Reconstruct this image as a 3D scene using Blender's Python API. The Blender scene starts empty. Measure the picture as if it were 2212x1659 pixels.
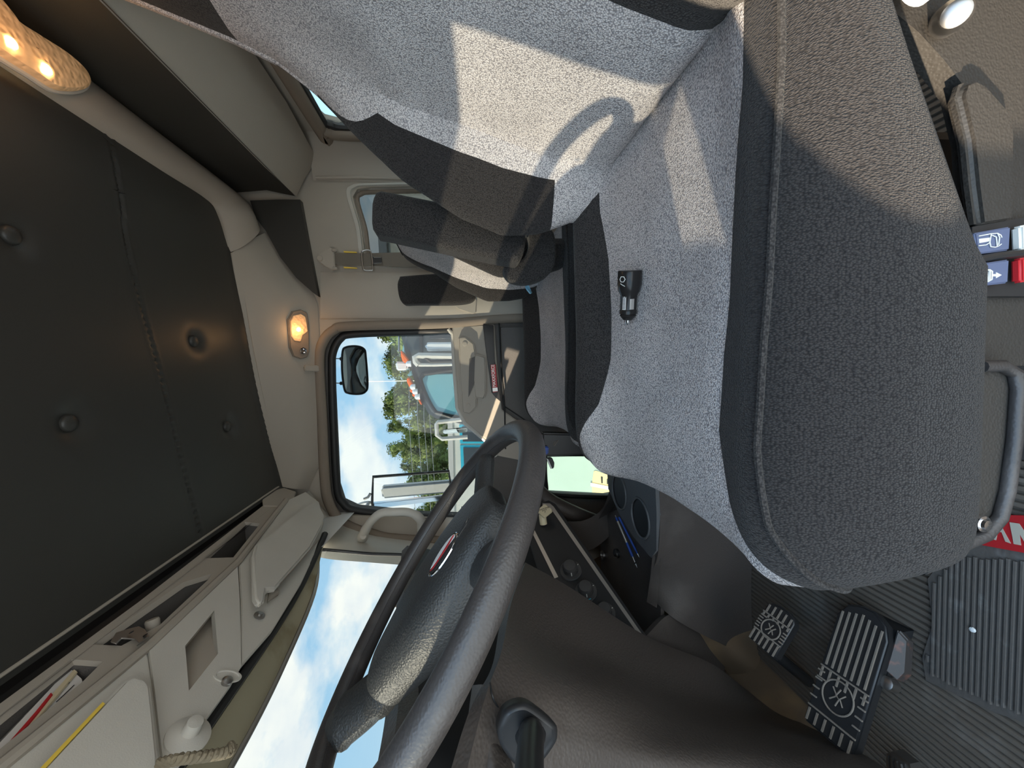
import bpy, bmesh, math, random
import numpy as np
from mathutils.bvhtree import BVHTree
from mathutils import Vector, Matrix
random.seed(7)
S = bpy.context.scene
COL = S.collection
# ------------------------------------------------------------------ camera
# world: +Y from the driver's door to the passenger door, +X to the rear of the truck, +Z up (metres)
F, CX, CY = 840.0, 1106.0, 829.5
def _n(v):
    v = np.array(v, float); return v/np.linalg.norm(v)
def _dc(x, y): return np.array([(x-CX)/F, -(y-CY)/F, -1.0])
_y = _n(_dc(992, 785)); _d = np.array([1.0, 0.045, 0.0])
_d[2] = -(_d[0]*_y[0]+_d[1]*_y[1])/_y[2]
_z = -_n(_d); _x = np.cross(_y, _z)
R = np.array([_x, _y, _z]); C0 = np.array([0, 0, 1.30])
def ray(px, py): return _n(R @ _dc(px, py))
def P(px, py, X=None, Y=None, Z=None):
    r = ray(px, py)
    t = (X-C0[0])/r[0] if X is not None else (Y-C0[1])/r[1] if Y is not None else (Z-C0[2])/r[2]
    return Vector(C0 + t*r)
def PL(px, py, p0, nrm):
    r = ray(px, py); nn = np.array(nrm, float)
    return Vector(C0 + r*(np.dot(np.array(p0, float)-C0, nn)/np.dot(r, nn)))
cam = bpy.data.cameras.new('camera'); camo = bpy.data.objects.new('camera', cam); COL.objects.link(camo)
cam.sensor_fit = 'HORIZONTAL'; cam.sensor_width = 36; cam.lens = F*36/2212; cam.clip_start = .01; cam.clip_end = 500
M4 = Matrix([list(map(float, R[i]))+[float(C0[i])] for i in range(3)]+[[0, 0, 0, 1]])
camo.matrix_world = M4
S.camera = camo
# ------------------------------------------------------------------ view, sky, sun
vs = S.view_settings; vs.view_transform = 'Standard'; vs.look = 'None'; vs.gamma = 1; vs.use_curve_mapping = False
vs.exposure = 1.75
S.cycles.max_bounces = 10; S.cycles.diffuse_bounces = 6; S.cycles.glossy_bounces = 4; S.cycles.transparent_max_bounces = 16
S.cycles.use_denoising = True; S.cycles.sample_clamp_indirect = 6; S.cycles.caustics_reflective = False; S.cycles.caustics_refractive = False
W = bpy.data.worlds.new('sky'); S.world = W; W.use_nodes = True
def nd(t, typ, **k):
    n = t.nodes.new(typ)
    for a, b in k.items(): setattr(n, a, b)
    return n
wt = W.node_tree; wt.nodes.clear()
tc = nd(wt, 'ShaderNodeTexCoord'); sep = nd(wt, 'ShaderNodeSeparateXYZ'); wt.links.new(tc.outputs['Generated'], sep.inputs[0])
g = nd(wt, 'ShaderNodeValToRGB'); wt.links.new(sep.outputs[2], g.inputs[0])
g.color_ramp.elements[0].position = 0.0; g.color_ramp.elements[0].color = (.62, .80, .92, 1)
g.color_ramp.elements[1].position = .7; g.color_ramp.elements[1].color = (.26, .50, .82, 1)
e = g.color_ramp.elements.new(.25); e.color = (.42, .68, .90, 1)
mp = nd(wt, 'ShaderNodeMapping'); mp.inputs['Scale'].default_value = (1, 1, 1.9); mp.inputs['Location'].default_value = (.3, .55, .1)
wt.links.new(tc.outputs['Generated'], mp.inputs[0])
nz = nd(wt, 'ShaderNodeTexNoise'); nz.inputs['Scale'].default_value = 2.6; nz.inputs['Detail'].default_value = 9; nz.inputs['Roughness'].default_value = .56
wt.links.new(mp.outputs[0], nz.inputs[0])
cr = nd(wt, 'ShaderNodeValToRGB'); wt.links.new(nz.outputs[0], cr.inputs[0])
cr.color_ramp.elements[0].position = .48; cr.color_ramp.elements[0].color = (0, 0, 0, 1)
cr.color_ramp.elements[1].position = .575; cr.color_ramp.elements[1].color = (1, 1, 1, 1)
nz2 = nd(wt, 'ShaderNodeTexNoise'); nz2.inputs['Scale'].default_value = 7; nz2.inputs['Detail'].default_value = 6
wt.links.new(mp.outputs[0], nz2.inputs[0])
cc = nd(wt, 'ShaderNodeValToRGB'); wt.links.new(nz2.outputs[0], cc.inputs[0])
cc.color_ramp.elements[0].position = .3; cc.color_ramp.elements[0].color = (.78, .84, .92, 1)
cc.color_ramp.elements[1].position = .6; cc.color_ramp.elements[1].color = (1.08, 1.06, 1.0, 1)
mx = nd(wt, 'ShaderNodeMix', data_type='RGBA'); wt.links.new(cr.outputs[0], mx.inputs[0]); wt.links.new(g.outputs[0], mx.inputs[6]); wt.links.new(cc.outputs[0], mx.inputs[7])
bg = nd(wt, 'ShaderNodeBackground'); wt.links.new(mx.outputs[2], bg.inputs[0]); bg.inputs[1].default_value = 1.25
wo = nd(wt, 'ShaderNodeOutputWorld'); wt.links.new(bg.outputs[0], wo.inputs[0])
SUN = Vector((1.0, .45, -.42)).normalized()
sl = bpy.data.lights.new('sun', 'SUN'); sl.energy = 4.8; sl.angle = .009; sl.color = (1, .86, .66)
so = bpy.data.objects.new('sun', sl); COL.objects.link(so); so.location = (-6, -3, 6)
so.rotation_euler = SUN.to_track_quat('-Z', 'Y').to_euler()
# ------------------------------------------------------------------ materials
MATS = {}
def mat(name, col, rough=.6, metal=0., spec=.5, bump=0., bscale=200., var=0., vscale=8., emit=None, est=0., coat=0., pattern=None, stretch=None, wear=None, sheen=0.):
    m = bpy.data.materials.new(name); m.use_nodes = True; t = m.node_tree; b = t.nodes['Principled BSDF']
    b.inputs['Base Color'].default_value = (*col, 1); b.inputs['Roughness'].default_value = rough; b.inputs['Metallic'].default_value = metal
    b.inputs['Specular IOR Level'].default_value = spec; b.inputs['Coat Weight'].default_value = coat
    if emit: b.inputs['Emission Color'].default_value = (*emit, 1); b.inputs['Emission Strength'].default_value = est
    co = nd(t, 'ShaderNodeTexCoord'); src = co.outputs['Object']
    if stretch:
        mpn = nd(t, 'ShaderNodeMapping'); mpn.inputs['Scale'].default_value = stretch; t.links.new(src, mpn.inputs[0]); src = mpn.outputs[0]
    h = None
    if pattern == 'weave':      # fine woven loops
        v = nd(t, 'ShaderNodeTexVoronoi'); v.inputs['Scale'].default_value = bscale; v.inputs['Randomness'].default_value = 1.0 if not stretch else .8; t.links.new(src, v.inputs[0]); h = v.outputs['Distance']
    elif pattern == 'grain':
        v = nd(t, 'ShaderNodeTexVoronoi', feature='SMOOTH_F1'); v.inputs['Scale'].default_value = bscale; t.links.new(src, v.inputs[0]); h = v.outputs['Distance']
    elif bump:
        v = nd(t, 'ShaderNodeTexNoise'); v.inputs['Scale'].default_value = bscale; v.inputs['Detail'].default_value = 3; t.links.new(src, v.inputs[0]); h = v.outputs[0]
    basecol = None
    if var:
        n2 = nd(t, 'ShaderNodeTexNoise'); n2.inputs['Scale'].default_value = vscale; n2.inputs['Detail'].default_value = 5; t.links.new(src, n2.inputs[0])
        r = nd(t, 'ShaderNodeValToRGB'); t.links.new(n2.outputs[0], r.inputs[0])
        r.color_ramp.elements[0].position = .3; r.color_ramp.elements[0].color = (*[c*(1-var) for c in col], 1)
        r.color_ramp.elements[1].position = .7; r.color_ramp.elements[1].color = (*[min(1, c*(1+var)) for c in col], 1)
        basecol = r.outputs[0]
    if wear:                     # dusty stains with an outline of their own
        n3 = nd(t, 'ShaderNodeTexNoise'); n3.inputs['Scale'].default_value = wear[1]; n3.inputs['Detail'].default_value = 7; t.links.new(src, n3.inputs[0])
        r3 = nd(t, 'ShaderNodeValToRGB'); t.links.new(n3.outputs[0], r3.inputs[0]); r3.color_ramp.elements[0].position = wear[2]; r3.color_ramp.elements[1].position = wear[2]+.16
        x = nd(t, 'ShaderNodeMix', data_type='RGBA'); t.links.new(r3.outputs[0], x.inputs[0])
        if basecol: t.links.new(basecol, x.inputs[6])
        else: x.inputs[6].default_value = (*col, 1)
        x.inputs[7].default_value = (*wear[0], 1); basecol = x.outputs[2]
    if pattern == 'weave':
        r = nd(t, 'ShaderNodeValToRGB'); t.links.new(h, r.inputs[0])
        r.color_ramp.elements[0].position = .1; r.color_ramp.elements[0].color = (1.25, 1.25, 1.25, 1); r.color_ramp.elements[1].position = .75; r.color_ramp.elements[1].color = (.4, .4, .42, 1)
        x = nd(t, 'ShaderNodeMix', data_type='RGBA', blend_type='MULTIPLY'); x.inputs[0].default_value = 1
        if basecol: t.links.new(basecol, x.inputs[6])
        else: x.inputs[6].default_value = (*col, 1)
        t.links.new(r.outputs[0], x.inputs[7]); basecol = x.outputs[2]
    if basecol: t.links.new(basecol, b.inputs['Base Color'])
    if h is not None and bump:
        bp = nd(t, 'ShaderNodeBump'); bp.inputs['Strength'].default_value = bump; bp.inputs['Distance'].default_value = .002; bp.invert = pattern in ('weave',)
        t.links.new(h, bp.inputs['Height']); t.links.new(bp.outputs[0], b.inputs['Normal'])
    if sheen:
        b.inputs['Sheen Weight'].default_value = sheen; b.inputs['Sheen Roughness'].default_value = .5; b.inputs['Sheen Tint'].default_value = (1, .95, .88, 1)
    MATS[name] = m; return m
def glass(name, tint, gl=.06):
    m = bpy.data.materials.new(name); m.use_nodes = True; t = m.node_tree; t.nodes.clear()
    tr = nd(t, 'ShaderNodeBsdfTransparent'); tr.inputs[0].default_value = (*tint, 1)
    gs = nd(t, 'ShaderNodeBsdfGlossy'); gs.inputs['Roughness'].default_value = .02
    lw = nd(t, 'ShaderNodeLayerWeight'); pw = nd(t, 'ShaderNodeMath', operation='POWER'); t.links.new(lw.outputs['Facing'], pw.inputs[0]); pw.inputs[1].default_value = 4
    fr = nd(t, 'ShaderNodeMath', operation='MULTIPLY_ADD'); t.links.new(pw.outputs[0], fr.inputs[0]); fr.inputs[1].default_value = .55; fr.inputs[2].default_value = .025
    mxs = nd(t, 'ShaderNodeMixShader'); t.links.new(fr.outputs[0], mxs.inputs[0]); t.links.new(tr.outputs[0], mxs.inputs[1]); t.links.new(gs.outputs[0], mxs.inputs[2])
    o = nd(t, 'ShaderNodeOutputMaterial'); t.links.new(mxs.outputs[0], o.inputs[0]); return m
m_fab = mat('light grey seat fabric', (.66, .60, .565), .95, spec=.1, bump=.7, bscale=440, var=.10, vscale=9, pattern='weave')
m_fabd = mat('charcoal ribbed seat fabric', (.043, .038, .036), .95, spec=.15, bump=1.0, bscale=420, pattern='weave', stretch=(1.5, .75, 1), sheen=.09)
m_fabc = mat('charcoal smooth seat fabric', (.048, .043, .040), .9, sheen=.09, spec=.15, bump=.5, bscale=420, pattern='weave')
m_head = mat('dark headliner vinyl', (.045, .0435, .039), .42, spec=.4, bump=.12, bscale=500)
m_grey = mat('taupe trim plastic', (.42, .375, .315), .6, spec=.3, bump=.12, bscale=600, pattern='grain')
m_greyl = mat('pale grey console plastic', (.60, .57, .51), .6, spec=.3, bump=.10, bscale=600, pattern='grain', var=.04, vscale=6)
m_seal = mat('brown grey door seal', (.27, .22, .175), .75, spec=.2, bump=.3, bscale=300)
m_gask = mat('black rubber gasket', (.018, .018, .018), .55)
m_dash = mat('dark brown dash plastic', (.088, .074, .065), .46, spec=.45, bump=.35, bscale=260, pattern='grain', wear=((.11, .096, .085), 5, .56))
m_dash2 = mat('dark console plastic', (.075, .064, .058), .5, spec=.4, bump=.3, bscale=300, pattern='grain', wear=((.11, .095, .085), 6, .58))
m_door = mat('dark door plastic', (.13, .118, .108), .55, spec=.3, bump=.3, bscale=500, pattern='grain')
m_black = mat('black plastic', (.02, .02, .021), .4)
m_knob = mat('dark grey knob plastic', (.06, .056, .054), .45)
m_side = mat('seat side plastic', (.04, .035, .03), .5, spec=.35, bump=.3, bscale=400, pattern='grain')
m_glossb = mat('gloss black trim', (.02, .018, .017), .22, spec=.25)
m_wheel = mat('black wheel leather', (.044, .039, .037), .42, spec=.5, bump=.18, bscale=420, pattern='grain', wear=((.085, .075, .07), 14, .6))
m_hub = mat('black hub pad', (.034, .034, .033), .5, spec=.45, bump=.45, bscale=420, pattern='grain')
m_rub = mat('ribbed black rubber', (.155, .126, .10), .7, spec=.3, bump=.3, bscale=90, wear=((.22, .19, .16), 11, .55))
m_mat = mat('dusty rubber heel pad', (.125, .108, .094), .75, spec=.3, bump=.5, bscale=120, wear=((.19, .175, .16), 30, .60))
m_mud = mat('brown dusty firewall', (.14, .10, .066), .85, spec=.15, bump=.5, bscale=40, wear=((.19, .13, .075), 9, .5))
m_chrome = mat('chrome', (.75, .75, .76), .12, metal=1)
m_steel = mat('satin metal', (.42, .40, .38), .38, metal=1)
m_silver = mat('silver trim strip', (.62, .58, .54), .3, metal=.8)
m_beige = mat('beige valve knob plastic', (.68, .58, .38), .5)
m_white = mat('white paint', (.8, .8, .78), .4)
m_olive = mat('dirty olive windshield frame', (.42, .38, .26), .6, wear=((.24, .19, .10), 7, .52))
m_belt = mat('taupe seat belt webbing', (.17, .145, .115), .8, bump=.4, bscale=900)
m_yel = mat('yellow comfort clip', (.85, .60, .08), .5)
m_blue = mat('blue plastic', (.02, .07, .32), .4)
m_red = mat('red paint', (.52, .02, .025), .45)
m_paper = mat('white paper', (.72, .68, .64), .8)
m_navy = mat('dark blue control label', (.10, .12, .20), .5)
m_ink = mat('black ink', (.02, .02, .02), .6)
m_off = mat('off white print', (.72, .70, .64), .6)
m_cream = mat('cream letters', (.55, .49, .39), .7)
m_orange = mat('orange marker lens', (.95, .16, .01), .3)
m_truck = mat('speckled dark grey truck paint', (.055, .065, .068), .5, bump=.5, bscale=60)
m_tglass = mat('blue green windshield glass', (.20, .45, .50), .12, spec=.8)
m_conc = mat('concrete', (.52, .50, .46), .9, bump=.4, bscale=20, var=.12, vscale=.6)
m_leaf = mat('tree leaves', (.15, .19, .045), .8, var=.75, vscale=.5)
m_bark = mat('bark', (.10, .07, .045), .9, bump=.6, bscale=12)
m_teal = mat('turquoise window frame', (.03, .42, .55), .5)
m_trailer = mat('pale trailer panels', (.66, .64, .56), .55, var=.08, vscale=.8)
m_dkglass = mat('dark window pane', (.04, .05, .06), .1)
m_mirror = mat('mirror glass', (.80, .86, .84), .02, metal=1)
m_cord = mat('braided tan cord', (.22, .18, .12), .9, bump=.6, bscale=300)
g_wind = glass('windshield tinted glass', (.215, .23, .23))
g_door = glass('door tinted glass', (.46, .485, .49))
g_rear = glass('rear window glass', (.62, .64, .63))
g_green = glass('green tinted glass', (.72, .79, .75))
g_clear = glass('clear film', (.9, .93, .95))
m_lens = mat('amber lit lamp lens', (.9, .6, .35), .2, emit=(1, .55, .22), est=.03, bump=1.6, bscale=95, pattern='grain')
m_bulb = mat('lit lamp bulb', (1, .8, .5), .3, emit=(1, .72, .36), est=8)
# ------------------------------------------------------------------ builders
def link(name, me, m=None, parent=None, smooth=True):
    o = bpy.data.objects.new(name, me); COL.objects.link(o)
    if m: me.materials.append(m)
    if smooth:
        for p in me.polygons: p.use_smooth = True
        try: me.set_sharp_from_angle(angle=math.radians(38))
        except Exception: pass
    if parent: o.parent = parent; o.matrix_parent_inverse = parent.matrix_world.inverted()
    return o
def tag(o, label, cat, group=None):
    o['label'] = label; o['category'] = cat
    if group: o['group'] = group
    return o
def st(o): o['kind'] = 'structure'; return o
def empty(name, loc, label=None, cat=None, group=None, structure=False):
    o = bpy.data.objects.new(name, None); COL.objects.link(o); o.location = loc; o.empty_display_size = .05
    bpy.context.view_layer.update()
    if label: tag(o, label, cat, group)
    if structure: st(o)
    return o
def pyd(name, v, f, m, parent=None, smooth=True):
    me = bpy.data.meshes.new(name); me.from_pydata([tuple(map(float, a)) for a in v], [], f); me.validate(); me.update()
    return link(name, me, m, parent, smooth)
def bmo(name, bm, m, parent=None, smooth=True, recalc=True):
    if recalc: bmesh.ops.recalc_face_normals(bm, faces=bm.faces)
    me = bpy.data.meshes.new(name); bm.to_mesh(me); bm.free(); return link(name, me, m, parent, smooth)
def cr(p, n, closed=False):
    """Catmull-Rom through points p, n samples."""
    p = [np.array(q, float) for q in p]; k = len(p); out = []
    segs = k if closed else k-1
    for i in range(n):
        t = i*segs/(n if closed else n-1); s = min(int(t), segs-1); u = t-s
        if closed: a, b, c, d = p[(s-1) % k], p[s % k], p[(s+1) % k], p[(s+2) % k]
        else: a, b, c, d = p[max(s-1, 0)], p[s], p[min(s+1, k-1)], p[min(s+2, k-1)]
        if not closed and s == 0: a = 2*b-c
        if not closed and s == segs-1: d = 2*c-b
        out.append(.5*((2*b)+(-a+c)*u+(2*a-5*b+4*c-d)*u*u+(-a+3*b-3*c+d)*u**3))
    return out
def lin(p, n):
    p = [np.array(q, float) for q in p]; L = [0]
    for a, b in zip(p, p[1:]): L.append(L[-1]+np.linalg.norm(b-a))
    out = []
    for i in range(n):
        s = L[-1]*i/(n-1); j = min(max(k for k in range(len(L)) if L[k] <= s+1e-12), len(p)-2)
        u = (s-L[j])/max(L[j+1]-L[j], 1e-9); out.append(p[j]*(1-u)+p[j+1]*u)
    return out
def surf(name, rows, m, parent=None, thick=0., closed=False, away=True, smooth=True):
    """grid mesh from rows of points, optionally thickened (away from the camera)."""
    rows = [[np.array(q, float) for q in r] for r in rows]; nr, nc = len(rows), len(rows[0])
    A = np.array(rows); v = list(A.reshape(-1, 3)); f = []
    cc_ = nc if closed else nc-1
    for i in range(nr-1):
        for j in range(cc_): f.append((i*nc+j, i*nc+(j+1) % nc, (i+1)*nc+(j+1) % nc, (i+1)*nc+j))
    if thick:
        du = np.gradient(A, axis=0); dv = np.gradient(A, axis=1); N = np.cross(du, dv); N /= (np.linalg.norm(N, axis=2, keepdims=True)+1e-9)
        cen = A.reshape(-1, 3).mean(0)
        if away and np.sum(N.reshape(-1, 3).mean(0)*(cen-C0)) < 0: N = -N
        B = A+N*thick; o = nr*nc; v += list(B.reshape(-1, 3))
        f += [tuple(q+o for q in reversed(x)) for x in f]
        for i in range(nr-1):
            if not closed:
                f.append((i*nc, (i+1)*nc, (i+1)*nc+o, i*nc+o)); j = nc-1; f.append(((i+1)*nc+j, i*nc+j, i*nc+j+o, (i+1)*nc+j+o))
        for j in range(cc_):
            k = (j+1) % nc; f.append((k, j, j+o, k+o)); a = (nr-1)*nc; f.append((a+j, a+k, a+k+o, a+j+o))
    bm = bmesh.new(); bv = [bm.verts.new(tuple(map(float, q))) for q in v]
    for x in f:
        try: bm.faces.new([bv[i] for i in x])
        except ValueError: pass
    return bmo(name, bm, m, parent, smooth)
def bic(ctrl, nr, nc):
    """smooth grid through a small control grid."""
    rows = [cr(r, nc) for r in ctrl]; cols = [cr([rows[i][j] for i in range(len(rows))], nr) for j in range(nc)]
    return [[cols[j][i] for j in range(nc)] for i in range(nr)]
def plate(name, outer, holes, vec, m, parent=None, bevel=0., smooth=False):
    """flat outline (with holes) extruded by vec."""
    bm = bmesh.new(); edges = []
    for loop in [outer]+list(holes):
        vs_ = [bm.verts.new(tuple(map(float, q))) for q in loop]
        for a, b in zip(vs_, vs_[1:]+vs_[:1]): edges.append(bm.edges.new((a, b)))
    r = bmesh.ops.triangle_fill(bm, edges=edges, use_beauty=True, use_dissolve=not holes)
    fs = [x for x in bm.faces]
    ex = bmesh.ops.extrude_face_region(bm, geom=fs)
    bmesh.ops.translate(bm, verts=[x for x in ex['geom'] if isinstance(x, bmesh.types.BMVert)], vec=Vector(vec))
    bmesh.ops.recalc_face_normals(bm, faces=bm.faces)
    if bevel:
        es = [e_ for e_ in bm.edges if len(e_.link_faces) == 2 and e_.calc_face_angle(0) > .9]
        bmesh.ops.bevel(bm, geom=es, offset=bevel, segments=3, affect='EDGES', clamp_overlap=True)
    return bmo(name, bm, m, parent, True)
def tube(name, path, r, m, parent=None, seg=12, closed=False, flat=None, cap=True):
    """round (or flattened: flat=(vector, factor)) bar along a path."""
    path = [Vector(map(float, q)) for q in path]; n = len(path); rs = r if isinstance(r, (list, tuple)) else [r]*n
    v, f = [], []; up = Vector((0, 0, 1)); prev = None
    for i, p in enumerate(path):
        a = path[(i-1) % n] if closed or i > 0 else p; b = path[(i+1) % n] if closed or i < n-1 else p
        t = (b-a).normalized()
        if prev is None:
            u = t.cross(up)
            if u.length < .1: u = t.cross(Vector((1, 0, 0)))
            u.normalize()
        else: u = (prev-t*prev.dot(t)).normalized()
        prev = u; w = t.cross(u)
        for k in range(seg):
            q = 2*math.pi*k/seg; off = (u*math.cos(q)+w*math.sin(q))*rs[i]
            if flat: d = Vector(flat[0]).normalized(); off -= d*off.dot(d)*(1-flat[1])
            v.append(p+off)
    m_ = n if closed else n-1
    for i in range(m_):
        for k in range(seg): f.append((i*seg+k, i*seg+(k+1) % seg, ((i+1) % n)*seg+(k+1) % seg, ((i+1) % n)*seg+k))
    if not closed and cap: f.append(tuple(range(seg))[::-1]); f.append(tuple((n-1)*seg+k for k in range(seg)))
    return pyd(name, v, f, m, parent)
def rbox(name, cen, size, m, parent=None, rot=None, bevel=.01, seg=3, axes=None):
    bm = bmesh.new(); bmesh.ops.create_cube(bm, size=1)
    bmesh.ops.scale(bm, vec=Vector(size), verts=bm.verts)
    if bevel: bmesh.ops.bevel(bm, geom=list(bm.edges), offset=min(bevel, min(size)*.49), segments=seg, affect='EDGES', clamp_overlap=True)
    M = Matrix.Translation(Vector(cen))
    if axes is not None: M = M @ Matrix(axes).transposed().to_4x4()
    elif rot: M = M @ Matrix.Rotation(rot[1], 4, rot[0])
    bmesh.ops.transform(bm, matrix=M, verts=bm.verts); return bmo(name, bm, m, parent)
def frame_of(z, hint=(0, 0, 1)):
    z = Vector(z).normalized(); x = Vector(hint).cross(z)
    if x.length < 1e-3: x = Vector((1, 0, 0)).cross(z)
    x.normalize(); return x, z.cross(x), z
def lathe(name, base, axis, prof, m, parent=None, seg=28, sy=1., hint=(0, 0, 1)):
    """profile [(radius, height)...] turned about axis."""
    x, y, z = frame_of(axis, hint); b = Vector(base); v, f = [], []
    for r, h in prof:
        for k in range(seg):
            q = 2*math.pi*k/seg; v.append(b+x*r*math.cos(q)+y*r*sy*math.sin(q)+z*h)
    for i in range(len(prof)-1):
        for k in range(seg): f.append((i*seg+k, i*seg+(k+1) % seg, (i+1)*seg+(k+1) % seg, (i+1)*seg+k))
    if prof[-1][0] > 1e-5: f.append(tuple((len(prof)-1)*seg+k for k in range(seg)))
    if prof[0][0] > 1e-5: f.append(tuple(range(seg))[::-1])
    return pyd(name, v, f, m, parent)
def text(name, s, loc, xdir, ydir, size, m, parent=None, depth=.0006, stretch=1.):
    cu = bpy.data.curves.new(name, 'FONT'); cu.body = s; cu.size = size; cu.extrude = depth; cu.align_x = 'CENTER'; cu.align_y = 'CENTER'
    o = bpy.data.objects.new(name, cu); COL.objects.link(o); cu.materials.append(m)
    x = Vector(xdir).normalized(); y = Vector(ydir); y = (y-x*y.dot(x)).normalized(); z = x.cross(y)
    M = Matrix.Identity(4)
    for i in range(3): M[i][0] = x[i]*stretch; M[i][1] = y[i]; M[i][2] = z[i]; M[i][3] = loc[i]
    dg = bpy.context.evaluated_depsgraph_get(); me = bpy.data.meshes.new_from_object(o.evaluated_get(dg)); me.transform(M)
    bpy.data.objects.remove(o); bpy.data.curves.remove(cu)
    return link(name, me, m if not me.materials else None, parent, False)
def pad(name, outline, vec, m, parent=None, r=.012, n=64):
    """soft upholstered slab: a smooth outline with fully rounded edges."""
    _c = cr(outline, 240, True); o = [Vector(map(float, q)) for q in lin(_c+[_c[0]], n+1)[:-1]]; vec = Vector(vec); d = vec.length; vn = vec.normalized(); c = sum(o, Vector())/n
    nr_ = []
    for i in range(n):
        t = (o[(i+1) % n]-o[i-1]).normalized(); q = t.cross(vn).normalized(); nr_.append(q if q.dot(o[i]-c) > 0 else -q)
    sg = sum(1 if nr_[i].dot(o[i]-c) > 0 else -1 for i in range(n)); rows = []
    for k in range(6):
        a = math.pi/2*k/5; rows.append([o[i]-nr_[i]*r*(1-math.sin(a))+vn*r*(1-math.cos(a)) for i in range(n)])
    for k in range(6):
        a = math.pi/2*k/5; rows.append([o[i]-nr_[i]*r*(1-math.cos(a))+vn*(d-r+r*math.sin(a)) for i in range(n)])
    v = [q for r_ in rows for q in r_]; k = len(rows)
    f = [(a*n+b, a*n+(b+1) % n, (a+1)*n+(b+1) % n, (a+1)*n+b) for a in range(k-1) for b in range(n)]+[tuple(range(n))[::-1], tuple((k-1)*n+b for b in range(n))]
    bm = bmesh.new(); bv = [bm.verts.new(q) for q in v]
    for x in f: bm.faces.new([bv[a] for a in x])
    return bmo(name, bm, m, parent)
def rrect(w, h, r, n=6):
    out = []
    for cx_, cy_, a0 in ((w/2-r, h/2-r, 0), (-w/2+r, h/2-r, 90), (-w/2+r, -h/2+r, 180), (w/2-r, -h/2+r, 270)):
        for k in range(n): a = math.radians(a0+90*k/(n-1)); out.append((cx_+r*math.cos(a), cy_+r*math.sin(a)))
    return out
def pix(pts, **k): return [P(x, y, **k) for x, y in pts]
exec_parts = []
# ================================================================== STRUCTURE
Yd = 1.80                                   # inner face of the passenger side
def ceil_z(X): return 2.15-(.604-X)*.0734
cn = (-.0734, 0, 1); cp = (.604, 0, 2.15)
def pc(x, y): return PL(x, y, cp, cn)
# floor: corrugated rubber, ribs run across the cab
prof = []; x = .95; pitch = .0125
while x > -.86:
    prof += [(x, .5), (x-pitch*.22, .5), (x-pitch*.30, .4945), (x-pitch*.62, .4945), (x-pitch*.72, .5)]; x -= pitch
flo = surf('floor', [[(a, Y, z_) for a, z_ in prof] for Y in (-.08, .5, 1.2, 1.85)], m_rub, smooth=False); st(flo)
rbox('floor_base', (.0, .9, .47), (2.0, 1.95, .04), m_black, flo, bevel=0)
# firewall / toe board
tb = surf('wall_front', bic([[(-.86, y, .497), (-.98, y, .66), (-1.06, y, .95), (-1.07, y, 1.36)] for y in (-.08, .4, .9, 1.4, 1.85)], 14, 14), m_mud, thick=.03); st(tb)
# headliner
edge = [pc(*q) for q in ((449, 433), (480, 468), (494, 510), (503, 560), (522, 680), (545, 800), (572, 920), (592, 990), (604, 1050))]
ec = cr(edge, 60)
def edgeY(X):
    b = min(ec, key=lambda q: abs(q[0]-X)); return b[1]
butp = [(36, 508), (160, 914), (425, 737), (497, 921)]
but = [pc(*q) for q in butp] + [Vector((b[0], b[1], 0)) for b in ((.12, .25), (-.25, .30))]
seam = cr([pc(*q) for q in ((215, 150), (238, 300), (262, 430), (272, 520), (305, 660), (352, 830), (388, 980), (432, 1150))], 80)
seam = [q[:2] for q in seam]; sA = np.array(seam)
NX, NY = 230, 260; rows = []
for i in range(NX):
    X = .66+(-.50-.66)*i/(NX-1); eY = edgeY(min(max(X, -.486), .604))+(.02 if X < .47 else .05); r = []
    for j in range(NY):
        Y = -.06+(eY+.06)*j/(NY-1); z_ = ceil_z(X)
        for b in but:
            d2 = (X-b[0])**2+(Y-b[1])**2; z_ += .016*math.exp(-d2/.0011)
        d = np.min(np.hypot(sA[:, 0]-X, sA[:, 1]-Y)); z_ += .005*math.exp(-(d/.005)**2)-.0016*math.exp(-((d-.011)/.004)**2)
        z_ -= .02*max(0, (Y-(eY-.06))/.06)**2
        r.append((X, Y, z_))
    rows.append(r)
ceil = surf('ceiling', rows, m_head); st(ceil)
for b in but:
    lathe('button', (b[0], b[1], ceil_z(b[0])+.012), (0, 0, -1), [(.018, -.004), (.018, .004), (.015, .008), (.006, .0105), (.0001, .011)], m_head, ceil, 20)
rbox('roof_skin', (.02, .89, 2.24), (2.1, 1.98, .04), m_white, ceil, bevel=0)
# rear roof beam: rounded bar across the cab, turning down at the passenger side
A = [(.604, y, 2.15) for y in (-.06, .4, .9, 1.3)]+[P(449, 433, Y=1.53), P(482, 470, Y=1.58), P(497, 545, Y=1.62)]
B = [(.726, y, 2.165) for y in (-.06, .4, .9, 1.3)]+[P(512, 417, Y=1.68), P(545, 455, Y=1.72), P(560, 490, Y=1.74)]
mid1 = [Vector(a)*.75+Vector(b)*.25+Vector((0, -.004, -.028)) for a, b in zip(A, B)]
mid2 = [Vector(a)*.3+Vector(b)*.7+Vector((0, -.006, -.030)) for a, b in zip(A, B)]
up = [Vector(a)+Vector((0, .01, .03)) for a in A]; dn = [Vector(b)+Vector((.005, .02, .03)) for b in B]
g_ = [cr(q, 50) for q in (up, A, mid1, mid2, B, dn)]; g_ = [list(c) for c in zip(*[cr(list(c), 16) for c in zip(*g_)])]
st(surf('trim_1', g_, m_grey))
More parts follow.
